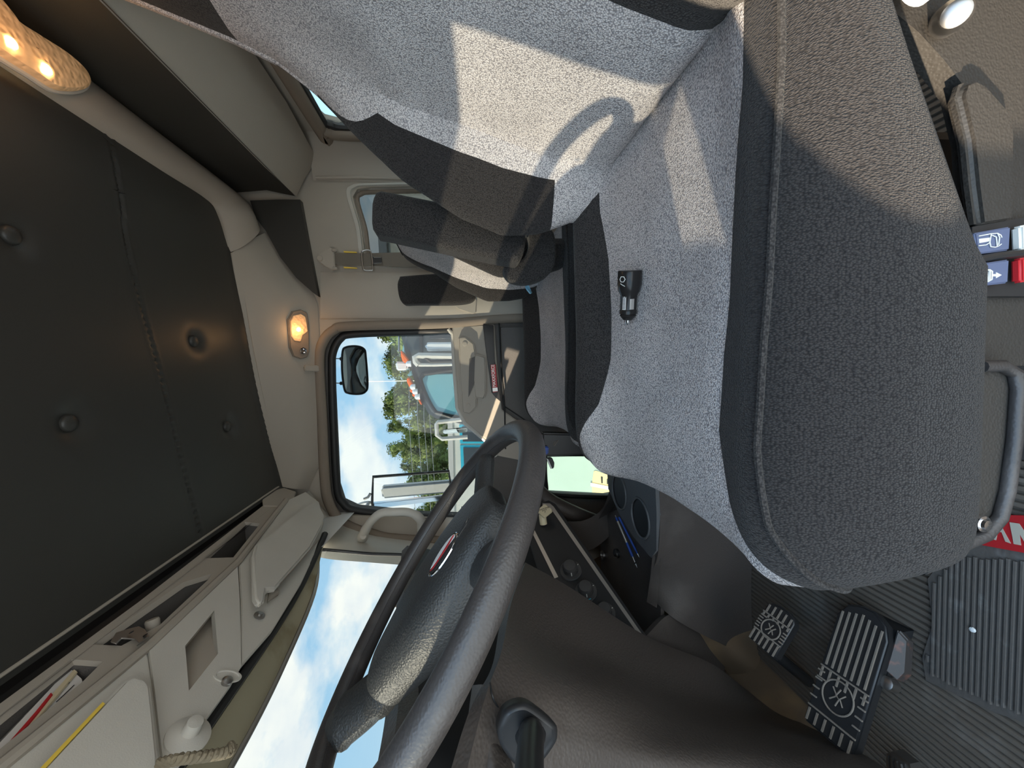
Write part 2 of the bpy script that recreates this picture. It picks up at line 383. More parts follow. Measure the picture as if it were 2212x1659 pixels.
# black padded rear strip, its corner piece
bs = surf('trim_2', [[(.726, y, 2.17) for y in (-.06, .9, 1.755)], [(.738, y, 2.05) for y in (-.06, .9, 1.755)], [(.714, y, 1.94) for y in (-.06, .9, 1.75)]], m_head); st(bs)
corner = pix([(540, 433), (600, 431), (648, 431), (655, 470), (668, 540), (687, 640), (676, 632), (640, 600), (605, 555), (575, 500), (552, 470)], Y=1.765)
st(plate('trim_3', corner, [], (0, .03, 0), m_head))
# rear upper panel, rear wall with its window
rw = [[(.712, y, 1.945) for y in (-.06, .9, 1.5)]+[P(640, 424, Y=1.755)], [(.82, y, 1.90) for y in (-.06, .9, 1.5)]+[(.80, 1.775, 1.905)],
      [(.93, y, 1.855) for y in (-.06, .9, 1.5)]+[(.89, 1.80, 1.86)]]
up_panel = surf('trim_4', rw, m_grey); st(up_panel)
XW = .95
win = [(XW, 1.69, 1.56), (XW, 1.69, 1.73), (XW, 1.67, 1.78), (XW, 1.62, 1.80), (XW, .30, 1.80), (XW, .22, 1.76), (XW, .20, 1.70), (XW, .20, 1.34), (XW, .24, 1.29), (XW, .3, 1.27), (XW, 1.62, 1.27), (XW, 1.67, 1.29), (XW, 1.69, 1.34)]
wr = plate('wall_rear', [(XW, -.08, .48), (XW, 1.85, .48), (XW, 1.85, 2.22), (XW, -.08, 2.22)], [win], (.05, 0, 0), m_grey); st(wr)
w5 = empty('window_5', (XW, .95, 1.27), structure=True)
tube('window_frame', [Vector(q)+Vector((-.012, 0, 0)) for q in cr(win, 90, True)], .026, m_seal, w5, 10, True)
tube('gasket', [Vector(q)*1+Vector((.0, (-.02 if q[1] > .9 else .02), (-.02 if q[2] > 1.5 else .02))) for q in cr(win, 90, True)], .016, m_gask, w5, 8, True)
plate('pane', [Vector(q)+Vector((.03, 0, 0)) for q in win], [], (.004, 0, 0), g_rear, w5)
# passenger side wall: rear quarter window and door opening cut out
qwin = pix([(762, 425), (772, 408), (800, 404), (900, 402), (1085, 402), (1092, 470), (1090, 560), (900, 566), (800, 566), (787, 540), (780, 490)], Y=Yd)
dopen = pix([(1330, 690), (1115, 688), (960, 700), (760, 705), (722, 714), (700, 738), (691, 780), (697, 900), (703, 1030), (712, 1085), (740, 1125), (800, 1150), (910, 1165), (1330, 1180)], Y=Yd)
for q in (dopen[0], dopen[-1]): q.z = .52
for q in dopen: q.y = Yd
wallo = [(XW+.05, Yd, .48), (-1.1, Yd, .48), (-1.1, Yd, 1.36), (-.72, Yd, 1.36), (-.655, Yd, 1.90), (-.655, Yd, 2.22), (XW+.05, Yd, 2.22)]
wr2 = plate('wall_right', wallo, [qwin, dopen], (0, .06, 0), m_grey); st(wr2)
# rounded rear corner post with its bead
surf('corner_post', bic([[(.80, 1.797, z_), (.865, 1.775, z_), (.93, 1.73, z_), (.948, 1.70, z_)] for z_ in (1.88, 1.5, 1.0, .5)], 10, 12), m_grey, wr2)
tube('bead', [P(683, 384, Y=1.79), P(780, 383, Y=1.79), P(900, 386, Y=1.79), P(1100, 388, Y=1.79)], .008, m_grey, wr2, 8)
surf('pillar_cover', bic([[P(x_, 588, Y=1.795), P(x_, 620, Y=1.785), P(x_, 660, Y=1.78), P(x_, 685, Y=1.79), P(x_, 690, Y=1.80)] for x_ in (692, 800, 950, 1110, 1300)], 12, 14), m_grey, wr2)
plate('speaker_panel', pix([(983, 645), (1026, 643), (1030, 648), (1028, 676), (1020, 678), (990, 668), (983, 662)], Y=1.775), [], (0, .012, 0), m_grey, wr2, bevel=.003)
w4 = empty('window_4', P(900, 560, Y=Yd), structure=True)
ring = cr(qwin, 70, True)
qc = sum((Vector(q) for q in ring), Vector())/70
surf('window_frame', [[Vector(q)+(Vector(q)-qc)*.10+Vector((0, -.004, 0)) for q in ring], [Vector(q)+(Vector(q)-qc)*.03+Vector((0, -.010, 0)) for q in ring], [Vector(q)-(Vector(q)-qc)*.02+Vector((0, .03, 0)) for q in ring]], m_greyl, w4, closed=True)
tube('gasket', [Vector(q)-(Vector(q)-qc)*.03+Vector((0, .035, 0)) for q in ring], .013, m_seal, w4, 8, True)
plate('pane', [Vector(q)+Vector((0, .045, 0)) for q in qwin], [], (0, .004, 0), g_wind, w4)
# passenger side roof rail with lamp
H = [pc(*q) for q in ((497, 545), (515, 640), (545, 800), (572, 920), (594, 1000), (606, 1052))]
L = pix([(578, 500), (626, 580), (676, 632), (687, 660), (690, 730), (692, 800), (693, 900), (692, 1000), (668, 1055)], Y=1.795)
Hr, Lr = cr(H, 40), lin(L, 40)
Mr = [np.array(a)*.5+np.array(b)*.5+np.array((0, -.02, -.012)) for a, b in zip(Hr, Lr)]
M0 = [np.array(a)+np.array((0, -.004, -.012)) for a in Hr]
g_ = [list(c) for c in zip(*[cr(list(c), 12) for c in zip(Hr, M0, Mr, Lr)])]
rail = surf('trim_5', g_, m_grey, thick=.02); st(rail)
# ---- passenger door
door = empty('door_1', (-.2, Yd, .55), structure=True)
wpx = [(717, 790), (719, 760), (733, 730), (760, 721), (900, 715), (966, 711), (974, 720), (980, 800), (986, 880), (1000, 912), (1045, 950), (1066, 990), (1066, 1095), (1040, 1116), (910, 1112), (770, 1098), (740, 1084), (729, 1050), (722, 900)]
whole = pix(wpx, Y=1.83)
lowpx = [(1176, 988), (1190, 980), (1330, 982), (1336, 1000), (1332, 1068), (1310, 1072), (1190, 1066), (1178, 1050)]
low = pix(lowpx, Y=1.83)
dout = [q+(q-Vector((-.2, Yd, 1.2)))*.02 for q in dopen]
plate('door_shell', [Vector((q.x, 1.83, q.z)) for q in dout], [whole, low], (0, .05, 0), m_door, door)
tube('door_seal', [Vector(q)+Vector((0, -.008, 0)) for q in cr(dopen, 110)], .021, m_seal, door, 10)
gp = pix([(1000, 714), (960, 713), (900, 717), (765, 722), (735, 732), (719, 762), (717, 800), (720, 900), (728, 1050), (742, 1087), (775, 1103), (915, 1117), (1050, 1122)], Y=1.825)
tube('window_gasket', cr(gp, 80), .017, m_gask, door, 10)
tube('window_channel', pix([(968, 711), (978, 722), (982, 800), (988, 880), (1004, 914), (1050, 952), (1072, 985)], Y=1.815), .010, m_greyl, door, 8)
# inner skins of the door, stepped towards the cab
lowskin = pix([(1080, 706), (1082, 780), (1086, 850), (1088, 880), (1160, 935), (1168, 976), (1335, 976), (1335, 702)], Y=1.80)
plate('lower_skin', lowskin, [], (0, .03, 0), m_door, door, bevel=.004)
upskin = pix([(977, 706), (984, 800), (990, 882), (1006, 912), (1050, 950), (1076, 985), (1150, 1000), (1150, 932), (1084, 885), (1080, 850), (1073, 780), (1068, 700)], Y=1.79)
plate('upper_skin', upskin, [], (0, .04, 0), m_grey, door, bevel=.004)
pod = pix([(990, 728), (1005, 727), (1024, 742), (1030, 775), (1030, 880), (1014, 895), (999, 892), (992, 800)], Y=1.765)
ph = empty('pull_handle', P(1010, 820, Y=1.77)); ph.parent = door; ph.matrix_parent_inverse = door.matrix_world.inverted()
plate('handle_pod', pod, [], (0, .035, 0), m_grey, ph, bevel=.006)
plate('handle_cup', pix([(1024, 768), (1030, 765), (1048, 770), (1050, 800), (1050, 850), (1045, 862), (1026, 860), (1019, 800)], Y=1.755), [], (0, .03, 0), m_grey, ph, bevel=.006)
plate('handle_mouth', pix([(1014, 775), (1026, 770), (1024, 830), (1012, 858)], Y=1.7525), [], (0, .006, 0), m_door, ph)
for q in ((1004, 743), (1011, 876)): lathe('screw_cover', P(*q, Y=1.765), (0, -1, 0), [(.011, 0), (.011, .003), (.007, .004), (.0001, .0035)], m_grey, ph, 16)
strip = plate('switch_strip', pix([(1043, 701), (1066, 702), (1069, 780), (1082, 868), (1072, 860), (1062, 848), (1056, 800), (1049, 750)], Y=1.775), [], (0, .02, 0), m_glossb, door, bevel=.002)
bx_ = (P(1066, 849, Y=1.772)-P(1066, 787, Y=1.772)); 
tube('panel_gap', pix([(1078, 698), (1083, 800), (1090, 880), (1092, 970)], Y=1.785), .0035, m_gask, door, 6)
tube('panel_gap', pix([(1090, 878), (1120, 898), (1160, 925)], Y=1.788), .003, m_gask, door, 6)
plate('window_pane', pix(wpx, Y=1.85), [], (0, .004, 0), g_door, door)
# lower peep window
tube('peep_frame', [Vector((q[0], 1.822, q[2])) for q in cr(low, 50, True)], .014, m_black, door, 8, True)
plate('peep_pane', pix(lowpx, Y=1.85), [], (0, .004, 0), g_green, door)
# door badge (letters on a red plate)
badge = plate('badge', pix([(1059, 788), (1071, 787), (1076, 846), (1064, 848)], Y=1.771), [], (0, .006, 0), m_red, door); badge['label'] = 'red door badge with chrome lettering'
bc = P(1066.3, 812, Y=1.7705); bd = P(1065, 790, Y=1.77)-P(1069, 845, Y=1.77)
text('badge_letters', 'MAXXFORCE', bc+Vector((0, -.0002, 0)), bd, (0, 0, 1), .0215, m_steel, badge, .001, .80)
plate('badge_emblem', pix([(1063.5, 838), (1074.5, 837), (1075.5, 845), (1064.5, 846)], Y=1.770), [], (0, .002, 0), m_steel, badge)
tube('badge_rim', pix([(1059, 788), (1071, 787), (1076, 846), (1064, 848)], Y=1.770), .0012, m_chrome, badge, 6, True)
# ---- A pillar (passenger) and windshield
apl = surf('trim_6', bic([[P(668, 1060, Y=1.79), P(672, 1110, Y=1.70), P(676, 1150, Y=1.58), P(684, 1183, Y=1.46)],
                          [P(712, 1110, Y=1.80), P(716, 1140, Y=1.72), P(720, 1165, Y=1.60), P(722, 1190, Y=1.46)],
                          [P(800, 1150, Y=1.80), P(800, 1165, Y=1.72), P(800, 1180, Y=1.60), P(800, 1196, Y=1.46)],
                          [P(910, 1165, Y=1.80), P(910, 1180, Y=1.72), P(910, 1190, Y=1.60), P(910, 1205, Y=1.46)],
                          [P(960, 1170, Y=1.80), P(960, 1185, Y=1.72), P(960, 1195, Y=1.60), P(960, 1210, Y=1.46)]], 20, 16), m_greyl, thick=.03); st(apl)
top = [P(686, 1186, Y=1.44), P(655, 1262, Y=1.20), (-.735, 1.0, 1.768), (-.75, .8, 1.765), (-.745, .6, 1.768), (-.735, .30, 1.775), (-.71, -.02, 1.79)]
top[1].x = -.685; top[1].z = 1.775; top[1].y = 1.24
bot = [P(905, 1200, Y=1.46), (-.80, 1.25, 1.40), (-.85, 1.0, 1.37), (-.86, .8, 1.36), (-.85, .6, 1.36), (-.82, .30, 1.36), (-.77, -.02, 1.34)]
tr_, br_ = cr(top, 40), cr(bot, 40)
w1 = empty('window_1', (-.8, .8, 1.4), structure=True)
surf('windshield_pane', [tr_, [np.array(a)*.5+np.array(b)*.5+np.array((-.01, 0, 0)) for a, b in zip(tr_, br_)], br_], g_wind, w1)
hd = [(-.625, 1.49, 1.815), (-.65, 1.3, 1.80), (-.672, 1.1, 1.795), (-.675, .8, 1.795), (-.67, .5, 1.795), (-.655, .3, 1.80), (-.62, -.02, 1.81)]
hr_ = cr(hd, 40)
surf('windshield_header', [hr_, [np.array(a)*.5+np.array(b)*.5+np.array((0, 0, -.004)) for a, b in zip(hr_, tr_)], tr_], m_olive, w1, thick=.012)
tube('header_gasket', tr_, .007, m_steel, w1, 8)
side = lin([tr_[0], np.array(P(700, 1188, Y=1.455)), np.array(P(800, 1197, Y=1.455)), br_[0]], 14)
tube('side_gasket', side, .007, m_gask, w1, 8)
tube('header_gap', [np.array(a)+np.array((.012, 0, .006)) for a in hr_], .011, m_gask, w1, 8)
surf('sky_block_over_windshield', [[np.array(a)+np.array((-.004, 0, .006)) for a in tr_], [np.array(a)+np.array((.0, 0, .45)) for a in tr_]], m_white, ceil)  # unseen sheet added to stop sky light leaking between header and roof
surf('cowl_corner', [[(-.62, 1.40, 1.80), (-.62, 1.40, 2.24)], [(-.66, 1.86, 1.80), (-.66, 1.86, 2.24)]], m_white, ceil)
# ---- driver side: open doorway (mostly behind the camera)
wl = plate('wall_left', [(.42, -.02, .48), (1.0, -.02, .48), (1.0, -.02, 2.2), (-.70, -.02, 2.2), (-.71, -.02, 1.80), (-.78, -.02, 1.34), (-.71, -.02, 1.34), (-.62, -.02, 1.80), (-.50, -.02, 1.93), (.30, -.02, 1.93), (.40, -.02, 1.86)], [], (0, -.06, 0), m_grey); st(wl)
tube('pillar_shade_post', [(-.715, .0, 1.85), (-.745, .0, 1.56), (-.775, .0, 1.30)], .022, m_grey, wl, 10)  # unseen post added beside the pillar to widen its shadow on the seat
rbox('cowl_left', (-.9, -.05, .92), (.42, .06, .9), m_white, wl, bevel=.01)
rbox('sill_left', (-.15, -.06, .46), (1.2, .1, .08), m_steel, wl, bevel=.01)
# ---- overhead console above the windshield
oc = empty('overhead_console', (-.55, .9, 1.95))
tag(oc, 'pale grey overhead console with open pockets above the windshield', 'console')
fp, fn_ = (-.511, 0, 2.03), (-.08, 0, .029)      # rear face with the pockets
def pf(x, y, off=0): return PL(x, y, (fp[0]+off, 0, fp[2]), fn_)
pk1 = [(-120, 1640), (153, 1424), (222, 1429), (180, 1471), (-120, 1716)]
pk2 = [(200, 1392), (395, 1258), (458, 1239), (450, 1252), (345, 1350), (262, 1395)]
pk3 = [(440, 1206), (528, 1127), (562, 1131), (504, 1204)]
face = [(602, 1066), (300, 1300), (0, 1520), (-300, 1746), (-300, 1900), (0, 1655), (318, 1397), (514, 1213), (618, 1080)]
plate('pocket_face', [pf(*q) for q in face], [[pf(*q) for q in k] for k in (pk1, pk2, pk3)], (-.012, 0, -.004), m_grey, oc)
for k in (pk1, pk2, pk3):
    a = [pf(*q) for q in k]; b = [q+Vector((-.13, 0, .0)) for q in a]
    surf('pocket', [a+[a[0]], b+[b[0]]], m_door, oc); plate('pocket_back', b, [], (-.004, 0, 0), m_door if k is not pk2 else m_black, oc)
surf('dark_slot', [[(-.482, y, 2.08) for y in (-.05, .9, 1.73)], [(-.520, y, 2.075) for y in (-.05, .9, 1.73)], [(-.540, y, 2.05) for y in (-.05, .9, 1.73)], [(-.513, y, 2.020) for y in (-.05, .9, 1.73)]], m_glossb, oc)
tube('slot_edge', [(-.484, y, 2.069) for y in (-.05, .6, 1.2, 1.73)], .0035, m_grey, oc, 8)
qp = (-.54, 0, 1.95); qn = (.17, 0, -.10)         # sloping lower face
def ps(x, y, off=0): return PL(x, y, (qp[0]+.86*off, 0, qp[2]-.5*off), qn)
near = [(318, 1400), (0, 1658), (-300, 1900), (-100, 2100), (150, 1990), (310, 1790), (372, 1690), (350, 1640), (330, 1480)]
plate('near_panel', [ps(*q) for q in near], [], (-.012, 0, .008), m_greyl, oc, bevel=.003)
vent = [(463, 1318), (471, 1412), (408, 1492), (400, 1395)]
midp = [(322, 1397), (513, 1216), (518, 1300), (521, 1440), (505, 1470), (440, 1560), (378, 1672), (352, 1640), (333, 1480)]
plate('centre_panel', [ps(*q, .004) for q in midp], [[ps(*q, .004) for q in vent]], (-.014, 0, .008), m_greyl, oc)
vb = [ps(463, 1318, -.04), ps(471, 1412, -.002), ps(408, 1492, -.002), ps(400, 1395, -.04)]
surf('vent_recess', [[vb[0], vb[1]], [vb[3], vb[2]]], m_grey, oc)
surf('vent_side', [[ps(463, 1318, .002), vb[0]], [ps(471, 1412, .002), vb[1]]], m_grey, oc); surf('vent_side', [[ps(463, 1318, .002), vb[0]], [ps(400, 1395, .002), vb[3]]], m_grey, oc)
farp = [(516, 1214), (618, 1082), (660, 1062), (690, 1085), (700, 1130), (684, 1188), (650, 1262), (590, 1360), (520, 1440), (521, 1300)]
plate('far_panel', [ps(*q) for q in farp], [], (-.012, 0, .008), m_greyl, oc, bevel=.002)
plate('corner_patch', [pf(*q, .004) for q in ((566, 1075), (604, 1050), (640, 1062), (632, 1080), (600, 1093), (568, 1092))], [], (-.01, 0, 0), m_grey, oc, bevel=.002)
tube('lip', [ps(*q, .003) for q in ((618, 1080), (514, 1214), (318, 1398), (0, 1656), (-300, 1900))], .010, m_grey, oc, 8)
# ================================================================== SEATS
def interp(x, tab):
    xs = [a for a, b in tab]; ys = [b for a, b in tab]
    return float(np.interp(x, xs, ys))
def split_loft(stations, cuts, names, mats, parent, caps=(True, True)):
    """stations: closed rings of equal length; cuts: column ranges, each its own mesh."""
    out = []
    n = len(stations[0])
    for (a, b), nm, m in zip(cuts, names, mats):
        rows = [[r[j % n] for j in range(a, b+1)] for r in stations]
        out.append(surf(nm, rows, m, parent))
    return out
def cushion(y0, parent, names=('side_bolster', 'centre_panel', 'side_bolster')):
    T = [(-.272, .965), (-.25, .99), (-.225, 1.002), (-.20, 1.0), (-.155, .984), (-.08, .973), (0, .970), (.08, .974), (.15, .984), (.19, .998), (.225, 1.035), (.25, 1.044), (.274, 1.028)]
    tk, tz = [a for a, b in T], [b for a, b in T]
    fine = cr([np.array(q) for q in T], 120); fx, fz = [q[0] for q in fine], [q[1] for q in fine]
    bn = [(-.27, -.262), (-.25, -.25), (-.22, -.215), (-.18, -.165), (-.1, -.135), (0, -.140), (.14, -.168), (.27, -.20), (.42, -.21)]
    bf = [(-.27, .262), (-.18, .245), (-.1, .205), (0, .185), (.1, .183), (.2, .187), (.3, .2), (.42, .2)]
    st_ = [(.42, 1, 0), (.36, 1, 0), (.30, 1, 0), (.22, 1, 0), (.14, 1, 0), (.06, 1, 0), (-.02, 1, .002), (-.10, 1, .006), (-.16, 1, .006), (-.20, .99, .002), (-.232, .965, -.006), (-.248, .91, -.015), (-.257, .82, -.02), (-.262, .68, -.02), (-.264, .50, -.01), (-.259, .3, 0), (-.252, .1, 0)]
    ss = cr([np.array(q) for q in st_], 70); rings = []
    for x, s, dz in ss:
        b0, b1 = interp(x, bn), interp(x, bf)
        p = [(-.23, .80), (-.268, .806), (-.288, .83), (-.297, .87), (-.293, .92)]
        p = [tuple(q) for q in cr([np.array(q) for q in p+[(-.272, .965)]], 13)][:-1]
        p += [(d, float(np.interp(d, fx, fz))) for d in np.linspace(-.272, b0, 14)]
        kn = len(p)-1
        p += [(d, float(np.interp(d, fx, fz))) for d in np.linspace(b0, b1, 16)[1:]]
        kf = len(p)-1
        p += [(d, float(np.interp(d, fx, fz))) for d in np.linspace(b1, .274, 12)[1:]]
        p += [tuple(q) for q in cr([np.array(q) for q in [(.274, 1.028), (.288, .98), (.29, .92), (.282, .85), (.262, .81), (.23, .80)]], 13)][1:]
        p[kn] = (p[kn][0], p[kn][1]-.005); p[kf] = (p[kf][0], p[kf][1]-.005)
        # puckered seam along the near bolster
        r = []
        for d, z_ in p:
            if d < -.15 and x > .08:
                zm = .81+(x-.08)*.55; zm = .81+(zm-.81)*min(1, (-.15-d)/.08); z_ = zm+(z_-.80)*(1.005-zm)/.205
            zz = .885+(z_-.885)*(s if z_ > .885 else .4+.6*s)+dz*(z_ > .9)
            wf = min(1, max(0, (-.04-x)/.2)); sh = wf*((.16 if d < 0 else .26)*max(0, .965-zz)+.030*max(0, (-.19-d)/.10)**2+.03*max(0, (d-.2)/.09)**2)
            r.append((x+sh, y0+d*(.80+.2*s if s < 1 else 1), zz))
        rings.append(r)
    n = len(rings[0])
    o = split_loft(rings, [(0, kn), (kn, kf), (kf, n-1)], names, (m_fabd, m_fab, m_fabc), parent)
    surf('cushion_base', [[r[0], r[-1]] for r in rings], m_black, parent)
    pip = [Vector(r[kn-9])+Vector((0, -.001, .0015)) for r in rings[2:60]]
    tube('piping', pip, .0035, m_fabc, parent, 6)
    return o
def backrest(y0, parent, xc, zs, prot, head=None, wide=1., thick=.11):
    rings = []; zz = np.linspace(zs[0], zs[1], 70)
    for z_ in zz:
        X = interp(z_, xc); pr0 = interp(z_, prot); top = max(0, 1-max(0, (z_-(zs[1]-.10))/.10)**2)**.5 if z_ > zs[1]-.10 else 1
        bt = min(1, max(0, (z_-zs[0])/.05))**.5
        w = wide*(.90+.10*top); sd = .192+ .058*min(1, max(0, (z_-1.43)/.10)) if head is not None else .20
        def fx(d):
            a = abs(d); pr = pr0*(.42 if d < 0 and head is not None else 1)
            c = .012*(1-(d/.2)**2) if a < .2 else 0
            if pr > 1e-4 and a > .17: 
                u = (a-.17)/.12
                c = -pr*(math.sin(min(u/.62, 1)*math.pi/2)**1.5) if u < .62 else -pr*(1-((u-.62)/.38)**2*.6)
            if a > .255: c += .025*((a-.255)/.035)**2
            return X+c*top+(1-top)*thick*.45+(1-bt)*.03
        p = []
        back = thick
        p += [(-.22*w, X+back*(.55+.45*top)), (-.275*w, X+back*.8*top+back*.4*(1-top)), (-.292*w, X+back*.45), (-.293*w, fx(-.29)+.012)]
        p = [tuple(q) for q in cr([np.array(q) for q in p], 9)]
        ns = sd if head is None or z_ > 1.5 else .14+.06*max(0, (z_-1.15)/.35)
        p += [(d*w, fx(d)) for d in np.linspace(-.29, -ns, 12)]; kn = len(p)-1
        p += [(d*w, fx(d)) for d in np.linspace(-ns, sd, 18)[1:]]; kf = len(p)-1
        p += [(d*w, fx(d)) for d in np.linspace(sd, .29, 12)[1:]]; ke = len(p)-1
        p += [tuple(q) for q in cr([np.array(q) for q in [(.293*w, fx(.29)+.012), (.292*w, X+back*.45), (.275*w, X+back*.8*top+back*.4*(1-top)), (.22*w, X+back*(.55+.45*top))]], 9)]
        p[kn] = (p[kn][0], p[kn][1]+.004); p[kf] = (p[kf][0], p[kf][1]+.004)
        rings.append([(x, y0+d, z_) for d, x in p])
    n = len(rings[0])
    lim = len(rings) if head is None else int(np.searchsorted(zz, head))
    if head is None:
        split_loft(rings, [(0, kn), (kn, kf), (kf, n-1)], ('back_bolster', 'back_panel', 'back_bolster'), (m_fabc, m_fab, m_fabc), parent)
    else:
        hi = int(np.searchsorted(zz, head)); m1 = int(np.searchsorted(zz, 1.545)); m2 = int(np.searchsorted(zz, 1.62))
        lo = rings[:m1+1]; md = rings[m1:hi+1]; up_ = rings[hi:]
        m0 = int(np.searchsorted(zz, 1.083))
        surf('back_bolster', [r[0:kn+1] for r in lo], m_fabd, parent); surf('back_bolster', [r[kf:n] for r in lo[m0:]], m_fabd, parent)
        surf('back_panel', [r[kn:kf+1] for r in lo[m0:]], m_fab, parent)
        surf('back_foot', [r[kn:n] for r in lo[:m0+1]], m_fab, parent)
        ma, mb = rings[m1:m2+1], rings[m2:hi+1]
        surf('back_panel', [r[6:kf+3] for r in ma], m_fab, parent); surf('back_panel', [r[6:kf+9] for r in mb], m_fab, parent)
        surf('back_side', [r[0:7] for r in md+up_[1:]], m_fabc, parent); surf('back_side', [r[kf+2:n] for r in ma], m_fabc, parent); surf('back_side', [r[kf+8:n] for r in mb+up_[1:]], m_fabc, parent)
        surf('head_cover', [r[kn:kf+1] for r in up_], m_fabc, parent)
        surf('head_border', [r[kf:kf+9] for r in up_], m_fab, parent); surf('head_border', [r[6:kn+1] for r in up_], m_fab, parent)
    surf('back_shell', [[r[0], r[-1]] for r in rings], m_black, parent)
    plate('back_top', [Vector(q) for q in rings[-1]], [], (0, 0, .002), m_fabc, parent) if head is None else None
    return rings
ds = empty('driver_seat', (.08, .58, .5)); tag(ds, 'large grey and charcoal fabric driver seat filling the near side', 'seat')
cushion(.58, ds)
backrest(.58, ds, [(.97, .35), (1.1, .385), (1.25, .435), (1.4, .475), (1.55, .555), (1.7, .625), (1.85, .68), (2.0, .73)], (.975, 2.02), [(.97, .055), (1.05, .08), (1.13, .13), (1.2, .155), (1.28, .148), (1.38, .11), (1.48, .065), (1.56, .02), (1.62, 0)], head=1.675)
plate('hinge_strap', pix([(1258, 408), (1266, 404), (1292, 420), (1288, 438)], Y=.86), [], (0, .004, 0), m_steel, ds)
ps_ = empty('passenger_seat', (.05, 1.27, .5)); tag(ps_, 'grey and charcoal passenger seat beyond the driver seat, beside the door', 'seat')
cushion(1.275, ps_)
backrest(1.29, ps_, [(.95, .29), (1.1, .29), (1.2, .305), (1.35, .345), (1.48, .385), (1.53, .405)], (.96, 1.49), [(.95, .02), (1.05, .05), (1.18, .07), (1.3, .045), (1.38, .012), (1.53, .004)], wide=.86, thick=.05)
arm1 = [(801, 450), (804, 425), (814, 410), (850, 413), (1105, 466), (1131, 484), (1137, 520), (1127, 556), (1100, 563), (850, 510), (806, 497)]
pad('armrest', pix(arm1, Y=.915), (0, .075, 0), m_fabc, ps_, .016)
pad('hinge_cover', pix([(1090, 575), (1128, 560), (1144, 530), (1144, 492), (1170, 492), (1197, 501), (1201, 560), (1182, 596), (1140, 612), (1100, 604)], Y=.985), (0, .04, 0), m_fabc, ps_, .008)
arm2 = [(858, 620), (862, 600), (875, 595), (1000, 588), (1020, 600), (1020, 650), (900, 656), (868, 653)]
pad('armrest', pix(arm2, Y=1.575), (0, .065, 0), m_fabc, ps_, .012)
# plastic base beside the driver's cushion
YB = .315
base = [(2085, -60), (1930, 10), (2010, 60), (2070, 150), (2105, 250), (2300, 250), (2300, 900), (2200, 1000), (2175, 1100), (2130, 1160), (2060, 1180), (2030, 1120), (2060, 900), (2060, 500), (2000, 200), (1880, 20), (1850, -60)]
rbox('seat_pedestal', (.05, .58, .65), (.40, .40, .30), m_black, ds, bevel=.02)
plate('side_trim', pix([(2055, 785), (2150, 782), (2196, 800), (2204, 840), (2196, 950), (2180, 1060), (2165, 1120), (2130, 1160), (2065, 1182), (2055, 1000)], Y=.318), [], (0, .02, 0), m_side, ds, bevel=.004)
tube('trim_rim', pix([(2120, 792), (2165, 790), (2192, 806), (2199, 840), (2191, 950), (2176, 1060), (2160, 1118), (2128, 1156), (2072, 1180)], Y=.314), .006, m_wheel, ds, 10)
lathe('trim_bolt', P(2118, 1130, Y=.312), (0, -1, 0), [(.008, 0), (.008, .003), (.0055, .0035), (.005, .006), (.0001, .0062)], m_chrome, ds, 18)
plate('side_trim', pix([(1890, -40), (1925, 20), (1985, 70), (2040, 130), (2085, 190), (2110, 300), (2118, 600), (2112, 790), (2320, 790), (2320, -40)], Y=.330), [], (0, .02, 0), m_side, ds)
plate('side_trim', pix([(2076, 205), (2085, 175), (2110, 165), (2135, 178), (2190, 240), (2198, 290), (2194, 480), (2120, 492), (2108, 400), (2098, 300)], Y=.318), [], (0, .014, 0), m_side, ds, bevel=.005)
lathe('recline_knob', P(2046, 44, Y=.325), P(2088, 12, Y=.275)-P(2046, 44, Y=.325), [(.0135, 0), (.013, .03), (.010, .034), (.010, .042), (.007, .044), (.0001, .044)], m_steel, ds, 24)
lathe('pivot_cap', P(1975, -34, Y=.31), (0, -1, 0), [(.019, 0), (.019, .004), (.014, .008), (.0001, .009)], m_white, ds, 24)
for pts, nm in ((((2106, 503), (2184, 489), (2181, 540), (2112, 549)), 0), (((2108, 571), (2181, 560), (2178, 611), (2112, 618)), 1)):
    lab = plate('control_label', pix(pts, Y=.312), [], (0, .008, 0), m_navy, ds, bevel=.0012); lab['label'] = 'dark blue seat control label with white outline pictogram'
    if nm == 0:
        for path in ([(2114, 510), (2140, 505), (2155, 504), (2162, 508), (2164, 513)], [(2114, 531), (2130, 529), (2138, 524), (2141, 506)], [(2138, 524), (2140, 533), (2150, 534), (2158, 531), (2163, 527)], [(2142, 508), (2152, 512), (2154, 532)], [(2155, 504), (2159, 513), (2157, 529)]):
            tube('pictogram', pix(path, Y=.3112), .0005, m_off, lab, 5)
        plate('pictogram', pix([(2115, 516), (2139, 513), (2139, 521), (2116, 525)], Y=.3116), [], (0, .001, 0), m_off, lab)
    else:
        for path in ([(2118, 584), (2138, 583), (2143, 586), (2142, 604), (2134, 608), (2126, 606), (2124, 596), (2126, 588), (2132, 587), (2133, 606)], [(2138, 584), (2137, 606)]):
            tube('pictogram', pix(path, Y=.3112), .0008, m_off, lab, 5)
        plate('pictogram', pix([(2145, 592), (2152, 592), (2152, 588), (2164, 594), (2152, 601), (2152, 597), (2145, 597)], Y=.3116), [], (0, .001, 0), m_off, lab)
for pts, m in (([(2206, 487), (2230, 482), (2230, 535), (2208, 540)], m_off), ([(2206, 557), (2230, 553), (2230, 606), (2207, 610)], m_red)):
    plate('rocker_switch', pix(pts, Y=.312), [], (0, .008, 0), m, ds, bevel=.002)
tube('switch_gap', pix([(2100, 563), (2150, 553), (2230, 545)], Y=.314), .0038, m_black, ds, 8)
plate('switch_bezel', pix([(2100, 490), (2240, 465), (2240, 640), (2100, 640)], Y=.322), [], (0, .01, 0), m_black, ds)
